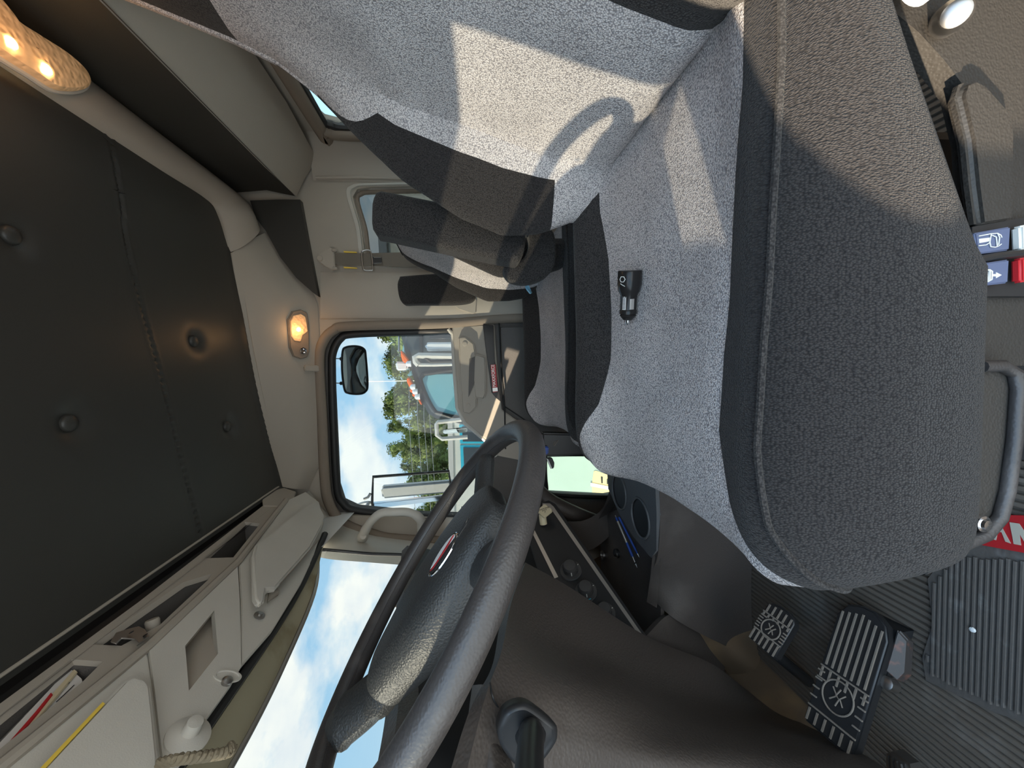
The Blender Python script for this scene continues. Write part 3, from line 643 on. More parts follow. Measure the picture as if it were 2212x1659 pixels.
# ================================================================== STEERING WHEEL
wc = Vector((-.303, .541, 1.354)); th = .943
wn = Vector((math.cos(th), 0, math.sin(th))); wu = Vector((0, 1, 0)); ww = wn.cross(wu)
def wp(u, w, n=0.): return wc+wu*u+ww*w+wn*n
sw = empty('steering_wheel', wc); tag(sw, 'black leather steering wheel with oval emblem in front of the driver seat', 'steering wheel')
RR = .247
tube('rim', [wp(RR*math.cos(a), RR*math.sin(a)) for a in np.linspace(0, 2*math.pi, 96, endpoint=False)], .0166, m_wheel, sw, 20, True)
tube('rim_seam', [wp((RR-.0166)*math.cos(a), (RR-.0166)*math.sin(a), .002) for a in np.linspace(0, 2*math.pi, 96, endpoint=False)], .0012, m_wheel, sw, 5, True)
hubr = []
for w_, a, hgt, lo in ((-.150, .030, .000, -.020), (-.145, .050, .006, -.03), (-.12, .066, .014, -.042), (-.08, .080, .018, -.055), (-.03, .088, .020, -.06), (.02, .086, .020, -.06), (.06, .076, .018, -.06), (.10, .060, .015, -.055), (.13, .050, .012, -.05), (.143, .045, .008, -.045), (.146, .036, -.002, -.035)):
    r = []
    for k in range(40):
        q = 2*math.pi*k/40; c, s = math.cos(q), math.sin(q); e_ = .55
        r.append(wp(a*math.copysign(abs(c)**e_, c), w_, (hgt+lo)/2+(hgt-lo)/2*math.copysign(abs(s)**.8, s)-.004))
    hubr.append(r)
hs = [list(c) for c in zip(*[cr(list(c), 50) for c in zip(*hubr)])]
hub = surf('hub_pad', hs, m_hub, sw, closed=True)
for r in (hs[0], hs[-1]): plate('hub_end', r, [], wn*.001, m_hub, sw)
def spoke(a0, u0, w0, wd=.024):
    e_ = (RR*math.cos(a0), RR*math.sin(a0)); path = [wp(u0, w0, -.03), wp(u0*.6+e_[0]*.4, w0*.6+e_[1]*.4, -.024), wp(u0*.25+e_[0]*.75, w0*.25+e_[1]*.75, -.010), wp(e_[0]*.99, e_[1]*.99, 0)]
    tube('spoke', cr(path, 16), [wd*1.15]*5+[wd]*6+[wd*1.05, wd*.95, wd*.85, wd*.75, wd*.65], m_hub, sw, 14, flat=(wn, .55))
spoke(math.radians(222), -.05, -.07); spoke(math.radians(318), .05, -.07)
spoke(math.radians(90), 0, .12, .040)
# oval emblem on the hub pad
_hb = BVHTree.FromPolygons([v.co for v in hub.data.vertices], [tuple(p.vertices) for p in hub.data.polygons])
_h = _hb.ray_cast(Vector(C0), Vector(map(float, ray(957, 1197)))); en_ = _h[1] if _h[1].dot(wn) > 0 else -_h[1]
en_ = (en_+wn).normalized(); ec_ = _h[0]-en_*.0012
emb = lathe('emblem_rim', ec_, en_, [(.0335, -.0004), (.0328, .0014), (.0316, .0019), (.0305, .0016), (.0001, .0016)], m_chrome, sw, 36, sy=.62, hint=wu)
def eo(u, w, n=.0026): return ec_+wu*u+ww*w+en_*n
def ell(t0, t1, k=14): return [eo(-.029*math.cos(t), .0172*math.sin(t)) for t in np.linspace(t0, t1, k)]
ex, ey, ez = frame_of(en_, wu)
def eo(u, w, n=.0019): return ec_+ex*u-ey*w+en_*n
plate('emblem_black', ell(-.2, math.pi*.9), [], en_*.0006, m_ink, sw)
plate('emblem_sky_reflection', ell(math.pi*.95, math.pi*1.9), [], en_*.0006, m_white, sw)  # sky reflection in the chrome emblem, painted as a white half
plate('emblem_red', [eo(-.027, .001, .0027), eo(-.010, .001, .0027), eo(.026, -.0055, .0027), eo(.0275, -.002, .0027), eo(.012, .004, .0027), eo(-.020, .0055, .0027)], [], en_*.0006, m_red, sw)
# horn pictogram on the pad
hc = PL(997, 1150, wp(0, 0, .0165), wn)
tube('horn_mark', [hc+wu*a+ww*b+wn*.0015 for a, b in ((-.012, .018), (-.003, .006), (.004, -.012), (.002, -.018), (-.003, -.014), (-.003, .006))], .0009, m_ink, sw, 5)
# ================================================================== DASHBOARD
da = empty('dashboard', (-.75, .85, 1.0)); tag(da, 'dark brown textured dashboard and lower knee panel beneath the windshield', 'dashboard')
hood = [[P(868, 1190, Y=1.45), P(853, 1340, Y=.95), P(838, 1500, Y=.64), P(812, 1665, Y=.48), (-.575, .36, 1.447), (-.57, .22, 1.44), (-.58, .19, 1.40)]]
h0 = cr(hood[0], 40)
surf('hood_top', [[np.array(q)+np.array((-.20, 0, -.06)) for q in h0], [np.array(q)+np.array((-.08, 0, -.008)) for q in h0], h0, [np.array(q)+np.array((.018, 0, -.02)) for q in h0], [np.array(q)+np.array((.012, 0, -.05)) for q in h0]], m_dash, da)
surf('dash_top', [[(-1.08, y, 1.36) for y in (-.05, .9, 1.8)], [(-.86, y, 1.365) for y in (-.05, .9, 1.8)], [(-.72, y, 1.34) for y in (-.05, .9, 1.8)], [(-.69, y, 1.25) for y in (-.05, .9, 1.8)]], m_black, da)
surf('dash_face', [[np.array(q)+np.array((.012, 0, -.05)) for q in h0], [np.array(q)*np.array((1, 1, 0))+np.array((-.06, 0, 1.27)) for q in h0], [np.array(q)*np.array((1, 1, 0))+np.array((-.09, 0, 1.05)) for q in h0]], m_black, da, thick=.02)
surf('dash_face', [[(-.70, y, z_) for y in (.62, 1.0, 1.30)]+[(-.66, 1.55, z_), (-.66, 1.78, z_)] for z_ in (1.32, 1.15, .98)], m_black, da, thick=.02)
knee = [[(1135, 1215, .86), (1105, 1300, .66), (1085, 1400, .50), (1050, 1500, .42), (1008, 1665, .36)],
        [(1230, 1268, .86), (1185, 1370, .66), (1150, 1450, .49), (1120, 1540, .43), (1100, 1670, .395)],
        [(1396, 1374, .89), (1320, 1430, .72), (1290, 1500, .53), (1270, 1590, .46), (1250, 1690, .43)],
        [(1530, 1430, .89), (1480, 1500, .76), (1445, 1565, .58), (1430, 1630, .49), (1420, 1710, .465)],
        [(1600, 1480, .90), (1620, 1540, .80), (1640, 1600, .60), (1650, 1655, .52), (1650, 1740, .48)],
        [(1640, 1512, .90), (1720, 1556, .80), (1810, 1600, .64), (1915, 1662, .50), (2000, 1760, .43)]]
kg = bic([[P(x, y, Y=d) for x, y, d in r] for r in knee], 44, 44)
surf('knee_panel', kg, m_dash, da, thick=.02)
# panel joint that curves round the stalk
tube('panel_joint', [kg[i][j] for i, j in ()] or cr([PL(1058, 1475, P(1085, 1480, Y=.44), (-.6, -.8, .1)), PL(1066, 1510, P(1085, 1510, Y=.42), (-.6, -.8, .1)), PL(1086, 1545, P(1100, 1540, Y=.415), (-.6, -.8, .1))], 12), .0012, m_black, da, 5)
# centre stack panel with silver edging and climate knobs
Fp, Np = P(1195, 1092, Y=1.33), P(1385, 1368, Y=.90)
cd_ = (Np-Fp); cnrm = np.cross(np.array(cd_), np.array((-.25, 0, 1.)))
def pp(x, y, off=0.):
    q = PL(x, y, Fp, cnrm); nn = Vector(map(float, cnrm)).normalized()
    if nn.dot(Vector(C0)-q) < 0: nn = -nn
    return q+nn*off
pn = pp(1250, 1200, 1)-pp(1250, 1200, 0)
cs = plate('centre_stack', [pp(*q) for q in ((1150, 1092), (1185, 1080), (1200, 1088), (1400, 1378), (1385, 1400), (1180, 1290), (1140, 1160))], [], -pn*.03, m_glossb if False else m_black, da, bevel=.002)
plate('silver_strip', [pp(x, y, .001) for x, y in ((1172, 1088), (1188, 1088), (1196, 1095), (1386, 1369), (1378, 1370), (1191, 1101), (1186, 1095), (1172, 1095))], [], pn*.0008, m_silver, da)
plate('silver_strip', [pp(x, y, .001) for x, y in ((1155, 1146), (1206, 1247), (1198, 1250), (1152, 1156))], [], pn*.0008, m_silver, da)
for i, (x, y, r) in enumerate(((1229, 1225, .022), (1262, 1270, .021), (1303, 1317, .019))):
    bse = pp(x+4, y+8, .0)
    kb = lathe('climate_knob', bse, pn, [(r*1.5, 0), (r*1.5, .003), (r*1.42, .005), (r*1.0, .005), (r*.95, .024), (r*.80, .030), (r*.35, .032), (.0001, .032)], m_knob, da, 36)
    kx, ky, kz = frame_of(pn)
    rd = [bse+(kx*math.cos(a)+ky*math.sin(a))*r*.985+kz*.008 for a in np.linspace(0, 2*math.pi, 28, endpoint=False)]
    bm = bmesh.new()
    for a in np.linspace(0, 2*math.pi, 28, endpoint=False):
        d = kx*math.cos(a)+ky*math.sin(a); t_ = -kx*math.sin(a)+ky*math.cos(a)
        q = [bse+d*r*1.0+t_*.0008*s1+kz*h for s1, h in ((-1, .006), (1, .006), (1, .022), (-1, .022))]
        q2 = [v-d*.003 for v in q]; vs_ = [bm.verts.new(v) for v in q+q2]
        for f in ((0, 1, 2, 3), (7, 6, 5, 4), (0, 4, 5, 1), (1, 5, 6, 2), (2, 6, 7, 3), (3, 7, 4, 0)): bm.faces.new([vs_[k] for k in f])
    bmo('knob_grip', bm, m_knob, kb)
    dv = (Vector(C0)-bse); dv = (dv-kz*dv.dot(kz)).normalized()
    tube('knob_mark', [bse+dv*r*1.0+kz*.009, bse+dv*r*.985+kz*.022], .0016, m_off, kb, 6)
    for a in (-.9, -.4, .1, .6):
        dd = Matrix.Rotation(math.pi+a*1.2, 3, kz) @ dv
        tube('dial_mark', [bse+dd*r*1.15+kz*.0055, bse+dd*r*1.32+kz*.0052], .0010, m_off, kb, 5)
    if i == 1: tube('dial_arc', [bse+(Matrix.Rotation(a, 3, kz) @ dv)*r*1.25+kz*.0055 for a in np.linspace(-.4, .4, 8)], .001, m_teal, kb, 5); tube('dial_arc', [bse+(Matrix.Rotation(a, 3, kz) @ dv)*r*1.25+kz*.0055 for a in np.linspace(2.6, 3.6, 8)], .001, m_red, kb, 5)
# parking brake knob
pk = empty('parking_brake_knob', pp(1173, 1140)); tag(pk, 'square beige pull knob with black print at the far end of the centre stack', 'knob')
stem0 = pp(1174, 1132, 0); top0 = pp(1174, 1118, .045)
ax = (top0-stem0).normalized()
lathe('stem', stem0, ax, [(.0125, 0), (.0125, .030), (.010, .036)], m_beige, pk, 20)
kx, ky, kz = frame_of(pn, (0, 0, 1)); a45 = math.radians(30)
k1 = kx*math.cos(a45)+ky*math.sin(a45); k2 = -kx*math.sin(a45)+ky*math.cos(a45)
kc = PL(1176, 1102, top0, pn)
plate('knob_face', [kc+k1*a+k2*b for a, b in rrect(.040, .040, .006)], [], -pn*.010, m_beige, pk, bevel=.0015)
tx = (P(1186, 1094, Y=1.3)-P(1164, 1101, Y=1.3)); tx = (tx-pn*tx.dot(pn)).normalized(); ty = pn.cross(tx)
text('knob_print', 'PARKING', kc+pn*.0004-ty*-.006, tx, ty, .0088, m_ink, pk, .0002)
text('knob_print', 'BRAKE', kc+pn*.0004-ty*.001, tx, ty, .0056, m_ink, pk, .0002)
text('knob_print', 'P', kc+pn*.0004-ty*.009, tx, ty, .0085, m_ink, pk, .0002)
# turn signal stalk with its rubber boot
stk = empty('signal_stalk', P(1140, 1575, Y=.40)); tag(stk, 'dark rubber booted signal stalk beside the knee panel at frame bottom', 'stalk')
bo = pix([(1078, 1560), (1092, 1532), (1122, 1518), (1150, 1524), (1198, 1562), (1206, 1582), (1200, 1610), (1160, 1660), (1120, 1660), (1085, 1618), (1075, 1585)], Y=.375)
pad('boot_plate', bo, (-.02, .03, 0), m_black, stk, .006)
p0, p1, p2 = P(1140, 1590, Y=.40), P(1150, 1570, Y=.345), P(1138, 1690, Y=.27)
tube('stalk', cr([p0, P(1148, 1585, Y=.36), P(1145, 1630, Y=.315), P(1136, 1800, Y=.23)], 24), [.019]*3+[.016]*3+[.0125]*6+[.012]*12, m_black, stk, 18)
# column shroud edge under the wheel
surf('column_shroud', bic([[P(1020, 1480, Y=.50), P(1012, 1560, Y=.45), P(1030, 1640, Y=.40), P(1060, 1690, Y=.37)], [P(1048, 1480, Y=.44), P(1045, 1560, Y=.41), P(1060, 1630, Y=.385), P(1085, 1690, Y=.36)], [P(1075, 1500, Y=.47), P(1085, 1560, Y=.43), P(1100, 1630, Y=.40), P(1120, 1690, Y=.38)]], 16, 20), m_dash, da)
plate('shroud_strip', pix([(960, 1662), (990, 1632), (1025, 1612), (1035, 1640), (1000, 1680), (955, 1690)], Y=.52), [], (-.02, .02, 0), m_greyl, da)
# ---- lower console with tray and cup holders
co = empty('floor_console', (-.5, 1.2, .5)); tag(co, 'dark plastic floor console with cup holders between the seats and dashboard', 'console')
ZT = .80
ch1 = [P(x, y, Z=ZT) for x, y in ()]
def ringp(cx_, cy_, rx, ry, k=28): return [P(cx_+rx*math.cos(a), cy_+ry*math.sin(a), Z=ZT) for a in np.linspace(0, 2*math.pi, k, endpoint=False)]
cupA, cupB = (-.438, 1.195, .056), (-.466, 1.045, .056)
def circ3(c, z_=ZT, k=28, s=1.): return [(c[0]+c[2]*s*math.cos(a), c[1]+c[2]*s*math.sin(a), z_) for a in np.linspace(0, 2*math.pi, k, endpoint=False)]
conso = [(-.555, .985, ZT), (-.52, .955, ZT), (-.42, .95, ZT), (-.33, .955, ZT), (-.30, 1.0, ZT), (-.31, 1.25, ZT), (-.38, 1.30, ZT), (-.46, 1.29, ZT), (-.515, 1.2, ZT), (-.545, 1.1, ZT)]
m_cons = mat('blue grey console plastic', (.105, .108, .112), .5, spec=.4, bump=.3, bscale=400, pattern='grain')
plate('console_top', conso, [circ3(cupA), circ3(cupB)], (0, 0, -.012), m_cons, co)
for c in (cupA, cupB):
    lathe('cup_well', (c[0], c[1], ZT-.09), (0, 0, 1), [(.0001, 0), (c[2]*.85, 0), (c[2], .088)], m_black, co, 28)
    tube('cup_rim', circ3(c, ZT+.001, 40), .0035, m_cons, co, 8, True)
surf('console_side', bic([[(-.30, .955, .79), (-.42, .95, .79), (-.53, .955, .795), (-.62, 1.0, .795), (-.70, 1.02, .78)], [(-.30, .962, .70), (-.42, .958, .70), (-.54, .962, .70), (-.64, .97, .70), (-.74, .96, .72)], [(-.30, .97, .50), (-.42, .97, .50), (-.55, .975, .50), (-.70, .98, .50), (-.88, .97, .50)]], 16, 24), m_dash2, co, thick=.02)
surf('console_end', [[(-.30, .955, .79), (-.30, 1.3, .79)], [(-.29, .97, .50), (-.29, 1.3, .5)]], m_dash2, co)
surf('tray_floor', bic([[(-.50, 1.0, .765), (-.70, 1.0, .765), (-.98, 1.02, .765)], [(-.535, 1.28, .765), (-.70, 1.3, .765), (-.98, 1.3, .765)], [(-.66, 1.48, .765), (-.78, 1.48, .765), (-.98, 1.48, .765)]], 10, 10), m_dash2, co, thick=.01)
surf('tray_lip', [[(-.52, .985, ZT-.03), (-.61, 1.005, ZT-.03), (-.70, 1.03, ZT-.03)], [(-.525, .972, ZT), (-.61, .99, ZT), (-.70, 1.015, ZT)], [(-.53, .957, ZT-.015), (-.61, .97, ZT-.015), (-.70, .985, ZT-.015)]], m_dash2, co)
surf('tray_edge', bic([[P(1225, 1128, Y=1.52), P(1262, 1124, Y=1.47), P(1300, 1100, Y=1.42), P(1320, 1050, Y=1.36)], [P(1240, 1150, Y=1.50), P(1270, 1140, Y=1.45), P(1310, 1112, Y=1.40), P(1330, 1062, Y=1.33)], [P(1245, 1200, Y=1.48), P(1290, 1180, Y=1.42), P(1330, 1140, Y=1.36), P(1345, 1080, Y=1.29)]], 12, 16), m_dash2, co, thick=.01)
surf('console_far_side', [[(-.31, 1.28, .79), (-.5, 1.30, .79), (-.7, 1.5, .79)], [(-.31, 1.30, .5), (-.5, 1.32, .5), (-.7, 1.52, .5)]], m_dash2, co)
tube('dash_leg', cr([P(1160, 1060, Y=1.66), P(1190, 1085, Y=1.62), P(1240, 1110, Y=1.60), P(1290, 1130, Y=1.62)], 12), .035, m_dash2, co, 12)
surf('under_dash', bic([[P(1395, 1375, Y=.92), P(1440, 1330, Y=.98), P(1470, 1330, Y=1.0)], [P(1470, 1420, Y=.93), P(1500, 1370, Y=.99), P(1530, 1350, Y=1.02)], [P(1560, 1480, Y=.93), P(1570, 1420, Y=1.0), P(1580, 1380, Y=1.04)]], 10, 10), m_dash2, co, thick=.02)
# loose things in the tray
def pen(name, a, b, r, segs, label):
    a, b = Vector(a), Vector(b); t = empty(name, a); tag(t, label, 'pen')
    for nm, s, e_, m, k in segs: tube(nm, [a.lerp(b, s), a.lerp(b, e_)], r*k, m, t, 10)
    lathe('tip', b, b-a, [(r*.8, 0), (r*.3, .008), (.0001, .012)], m_steel, t, 10); return t
zt_ = .772
pen('pen', P(1329, 1113, Z=.80), P(1373, 1218, Z=zt_+.003), .0042, (('clicker', 0, .05, m_steel, .5), ('grip', .05, .13, m_blue, 1), ('barrel', .13, .58, m_silver, 1), ('sleeve', .58, .86, m_blue, 1.05), ('nose', .86, .97, m_steel, .7)), 'silver barrelled pen with dark blue grip lying in the console tray')
pen('pen', P(1337, 1117, Z=.802), P(1377, 1196, Z=zt_+.006), .0036, (('barrel', 0, .9, m_blue, 1), ('nose', .9, 1, m_blue, .7)), 'plain bright blue pen lying nearest the cup holders')
for (x, y), lb, hole in (((1304, 1199), 'open pale metal rimmed socket in the console tray, leftmost', m_black), ((1335, 1195), 'dark capped power socket in the console tray beside the pens', m_black)):
    c = P(x, y, Z=.767); so_ = empty('power_socket', c); tag(so_, lb, 'socket')
    lathe('socket_rim', c, (0, 0, 1), [(.016, 0), (.016, .008), (.0135, .008), (.0125, -.004), (.0001, -.004)], m_steel if 'open' in lb else m_black, so_, 24)
    if 'capped' in lb:
        lathe('cap', c, (.3, .1, 1), [(.0135, 0), (.0135, .012), (.011, .015), (.0001, .015)], m_black, so_, 20); tube('cap_ring', [c+Vector((.0145*math.cos(a), .0145*math.sin(a), .009)) for a in np.linspace(2.6, 5.2, 12)], .0015, m_steel, so_, 6)
# black post beside the passenger seat with blue tape
po = empty('shift_tower', P(1215, 965, Y=1.30)); tag(po, 'black post with blue tape end between passenger seat and lower window', 'post')
plate('tower_body', pix([(1172, 936), (1260, 938), (1292, 945), (1276, 972), (1262, 982), (1200, 986), (1172, 985)], Y=1.42), [], (0, .05, 0), m_black, po, bevel=.006)
plate('tower_body', pix([(1172, 938), (1150, 936), (1150, 962), (1172, 964)], Y=1.40), [], (0, .05, 0), m_black, po, bevel=.004)
plate('blue_tape', pix([(1165, 965), (1186, 965), (1185, 982), (1168, 983)], Y=1.40), [], (0, .02, 0), m_blue, po, bevel=.004)
plate('latch', pix([(1182, 990), (1193, 989), (1198, 1000), (1197, 1012), (1193, 1014)], Y=1.44), [], (0, .02, 0), m_black, po, bevel=.003)
plate('latch_face', pix([(1181, 991), (1184, 992), (1193, 1012), (1190, 1013)], Y=1.438), [], (0, .01, 0), m_white, po)
tube('scuff_mark', pix([(1195, 961), (1199, 953), (1206, 951), (1201, 958), (1198, 963)], Y=1.4185), .0012, m_seal, po, 5, True)
# ================================================================== FLOOR THINGS
hm = plate('heel_mat', pix([(2004, 1250), (2060, 1180), (2130, 1165), (2330, 1180), (2330, 1600), (2150, 1540), (2000, 1470), (1992, 1420), (2014, 1350)], Z=.503), [], (0, 0, -.004), m_mat)
tag(hm, 'dusty grey ribbed heel pad on the floor beside the driver seat', 'mat')
x0 = -.60
bm = bmesh.new()
mo = [P(x, y, Z=.503) for x, y in ((2014, 1262), (2070, 1200), (2320, 1215), (2320, 1580), (2150, 1525), (2010, 1458), (2003, 1420), (2025, 1350))]
ys_ = np.arange(.40, .60, .0074)
def inside(x, y):
    c = False; n = len(mo)
    for i in range(n):
        a, b = mo[i], mo[(i+1) % n]
        if (a.y > y) != (b.y > y) and x < (b.x-a.x)*(y-a.y)/(b.y-a.y)+a.x: c = not c
    return c
for y in ys_:
    xs = [x for x in np.arange(-.70, -.25, .004) if inside(x, y)]
    if len(xs) < 3: continue
    a, b = xs[0], xs[-1]; w_ = .0024
    q = [bm.verts.new((a, y-w_, .503)), bm.verts.new((b, y-w_, .503)), bm.verts.new((b, y-w_*.6, .5065)), bm.verts.new((a, y-w_*.6, .5065)), bm.verts.new((b, y+w_*.6, .5065)), bm.verts.new((a, y+w_*.6, .5065)), bm.verts.new((b, y+w_, .503)), bm.verts.new((a, y+w_, .503))]
    for f in ((0, 1, 2, 3), (3, 2, 4, 5), (5, 4, 6, 7), (0, 3, 5, 7), (1, 6, 4, 2)): bm.faces.new([q[k] for k in f])
rb = bmo('mat_ribs', bm, m_mat, hm, smooth=False); rb['kind'] = 'stuff'
# red plate with cut-off cream letters
rp = plate('red_sill_plate', pix([(2090, 1172), (2150, 1112), (2330, 1117), (2330, 1218), (2200, 1192)], Z=.508), [], (0, 0, -.006), m_red); tag(rp, 'red floor plate with cream letters at the frame edge under the seat', 'plate')
def letter(polys):
    for q in polys: plate('letter', pix(q, Z=.5085), [], (0, 0, .0004), m_cream, rp)
letter([[(2138, 1162), (2152, 1167), (2156, 1148), (2164, 1150), (2172, 1170), (2184, 1174), (2163, 1136), (2157, 1140)], [(2181, 1128), (2190, 1175), (2206, 1178), (2203, 1154), (2214, 1172), (2226, 1178), (2222, 1132), (2214, 1131), (2215, 1150), (2202, 1131)]])
# pedals
def pedal(name, corners, lift, lab, nlong, badge_at, split):
    """tread built on the plane through its pixel corners placed at real heights."""
    c = [Vector(q) for q in corners]        # heel left, heel right, toe right, toe left
    u = ((c[1]-c[0])+(c[2]-c[3])).normalized(); v = ((c[3]-c[0])+(c[2]-c[1])).normalized(); nrm = u.cross(v).normalized()
    if nrm.z < 0: nrm = -nrm
    v = (v-u*v.dot(u)).normalized()
    W_ = ((c[1]-c[0]).length+(c[2]-c[3]).length)/2; L_ = ((c[3]-c[0]).length+(c[2]-c[1]).length)/2
    o = sum(c, Vector())/4
    t = empty(name, o); tag(t, lab, 'pedal')
    def q(a, b, h=0): return o+u*a*W_+v*b*L_+nrm*h
    outl = [q(a, b) for a, b in ((-.5, -.36), (-.36, -.46), (-.1, -.5), (.15, -.5), (.40, -.44), (.5, -.34), (.5, .5), (-.5, .5))]
    plate('pad', outl, [], -nrm*.022, m_black, t, bevel=.004)
    def bar(a0, b0, a1, b1, w_=.0014, h=.003): 
        A_, B_ = q(a0, b0), q(a1, b1); d = (B_-A_).normalized(); s = d.cross(nrm)
        plate('tread_bar', [A_-s*w_, B_-s*w_, B_+s*w_, A_+s*w_], [], nrm*h, m_bar, t)
    for k in range(nlong):
        a = -.38+.76*k/(nlong-1); bar(a, -.44+.06*abs(a)*2, a, split-.02)
    bar(-.47, split, .47, split); 
    for k in range(6):
        a = -.42+.84*k/5
        bar(a, split, a, split+.08)
    bar(-.47, split+.09, -.28, split+.09)
    r_ = .30*W_; cc_ = q(0, badge_at)
    tube('tread_ring', [cc_+(u*math.cos(a)+v*math.sin(a))*r_+nrm*.002 for a in np.linspace(0, 2*math.pi, 32, endpoint=False)], .0016, m_bar, t, 6, True)
    s_ = r_*.62
    for pts in (((-.7, .6), (-.1, -.1), (-.7, -.7)), ((0, .9), (.2, .1), (-.2, -.1), (.1, -.9)), ((.7, .6), (.25, 0), (.7, -.6))):
        tube('tread_emblem', [cc_+u*a*s_+v*b*s_+nrm*.002 for a, b in pts], .0014, m_bar, t, 5)
    for sg in (-1, 1):
        for k in range(4):
            b = badge_at-.10+.066*k; bar(sg*.49, b, sg*.36, b)
    for k in range(6):
        a = -.42+.84*k/5; bar(a, badge_at+.19, a, .48)
    bar(-.47, badge_at+.17, .47, badge_at+.17)
    return t, q, nrm
m_rust = mat('worn rusty metal', (.05, .043, .04), .5, wear=((.16, .07, .05), 60, .56))
m_bar = mat('dusty raised pedal tread', (.22, .185, .15), .8, bump=.4, bscale=200)
tp, tq, tn = pedal('brake_pedal', [P(1868, 1303, Z=.545), P(1984, 1395, Z=.54), P(1790, 1572, Z=.655), P(1698, 1526, Z=.66)], 0, 'long black brake treadle pedal with ribbed tread nearest the driver', 7, .20, .06)
# hinge bracket under the heel end
br = [tq(.5, -.46, -.01), tq(.62, -.42, -.02), tq(.66, -.2, -.03), tq(.58, -.12, -.03), tq(.5, -.15, -.012)]
plate('hinge_bracket', br, [], -tn*.02, m_rust, tp, bevel=.003)
plate('hinge_foot', [tq(-.5, -.44, -.02), tq(.5, -.44, -.02), tq(.5, -.1, -.02), tq(-.5, -.1, -.02)], [], Vector((0, 0, -.03)), m_black, tp)
lathe('hinge_pin', tq(.56, -.08, -.012), tn, [(.011, -.02), (.011, .0), (.007, .002), (.0001, .002)], m_steel, tp, 16)
ap, aq, an_ = pedal('accelerator_pedal', [P(1662, 1290, Z=.61), P(1722, 1336, Z=.60), P(1676, 1424, Z=.66), P(1616, 1378, Z=.67)], 0, 'small black accelerator pedal with emblem near the floor console', 5, .05, -.2)
tube('pedal_arm', [aq(0, .2, -.03), aq(0, .45, -.05), aq(0, .6, -.20)], .012, m_black, ap, 10)
# floor hump near the firewall
hp = surf('carpet_hump', bic([[P(1500, 1350, Y=1.0), P(1560, 1345, Y=1.0), P(1620, 1330, Y=.99)], [P(1560, 1440, Y=.98), P(1600, 1420, Y=.94), P(1640, 1400, Y=.96)], [P(1640, 1520, Y=.98), P(1690, 1500, Y=.94), P(1740, 1470, Y=.96)], [P(1740, 1600, Y=.9), P(1780, 1580, Y=.86), P(1820, 1560, Y=.88)]], 16, 12), m_mud, thick=.02); tag(hp, 'dusty brown carpeted hump behind the two pedals', 'carpet')
# small white pebble on heel pad
pb = lathe('pebble', P(2103, 1360, Z=.507), (0, 0, 1), [(.0001, 0), (.004, .001), (.0035, .004), (.0001, .005)], m_white, None, 8); tag(pb, 'tiny white pebble lying on the ribbed heel pad', 'pebble')
# silver pleated object at the bottom edge
pl_ = plate('scraper', pix([(1915, 1628), (1930, 1622), (1965, 1650), (1975, 1690), (1930, 1700), (1915, 1650)], Z=.56), [], (0, 0, -.02), m_steel); tag(pl_, 'ridged silver metal piece at the lower frame edge by the pedals', 'metal piece')
for k in range(4): plate('ridge', pix([(1918+9*k, 1632+6*k), (1922+9*k, 1632+6*k), (1926+12*k, 1700), (1921+12*k, 1700)], Z=.562), [], (0, 0, .004), m_steel, pl_)
# ================================================================== THINGS ON THE SEATS
def fab_z(d): return .974
ch = empty('car_charger', P(1365, 640, Z=.985)); tag(ch, 'black twin port car charger plug lying on the grey driver seat cushion', 'charger')
ca, cb = P(1366, 584, Z=.992), P(1360, 704, Z=.988); cax = cb-ca; LN = cax.length; ca = ca+Vector((0, 0, .004)); 
k = LN/.0665
lathe('body', ca, cax, [(.0001, 0), (.0135*k, 0), (.0142*k, .001*k), (.0140*k, .016*k), (.0125*k, .024*k), (.0100*k, .029*k), (.0097*k, .046*k), (.0105*k, .047*k), (.0105*k, .051*k), (.0090*k, .052*k), (.0098*k, .0535*k), (.0060*k, .0585*k), (.0042*k, .059*k)], m_glossb, ch, 32)
lathe('tip', ca+cax.normalized()*.058*k, cax, [(.0024*k, 0), (.0024*k, .006*k), (.0018*k, .007*k), (.0001, .007*k)], m_chrome, ch, 16)
tocam = (Vector(C0)-ca); axn = cax.normalized(); tocam = (tocam-axn*tocam.dot(axn)).normalized(); sdv = axn.cross(tocam)
def chp(h, ang, r): 
    a = math.radians(ang); return ca+axn*h*k+(tocam*math.cos(a)+sdv*math.sin(a))*r*k
side_sign = 1 if (chp(.03, 40, .01)-P(1390, 640, Z=.99)).length < (chp(.03, -40, .01)-P(1390, 640, Z=.99)).length else -1
surf('spring_contact', [[chp(h, side_sign*a, .0108) for a in (8, 22, 36)] for h in (.0325, .037, .041, .0450)], m_silver, ch, thick=.001)
surf('white_barcode', [[chp(h, -side_sign*a, .0100) for a in (18, 32, 46)] for h in (.030, .038, .0455)], m_paper, ch)
for j in range(9): surf('barcode_bar', [[chp(h, -side_sign*a, .0102) for a in (22, 34, 46)] for h in (.031+.0016*j, .0317+.0016*j)], m_ink, ch)
hx = [chp(.0095+.0034*math.sin(a)*1.0, -side_sign*(36+15*math.cos(a)), .0144) for a in np.linspace(0, 2*math.pi, 6, endpoint=False)]
tube('charger_mark', hx, .00045*k, m_off, ch, 5, True)
tube('charger_mark', [chp(.0145+.0006*j, -side_sign*(46-5*j), .0144) for j in range(6)], .0004*k, m_off, ch, 5)
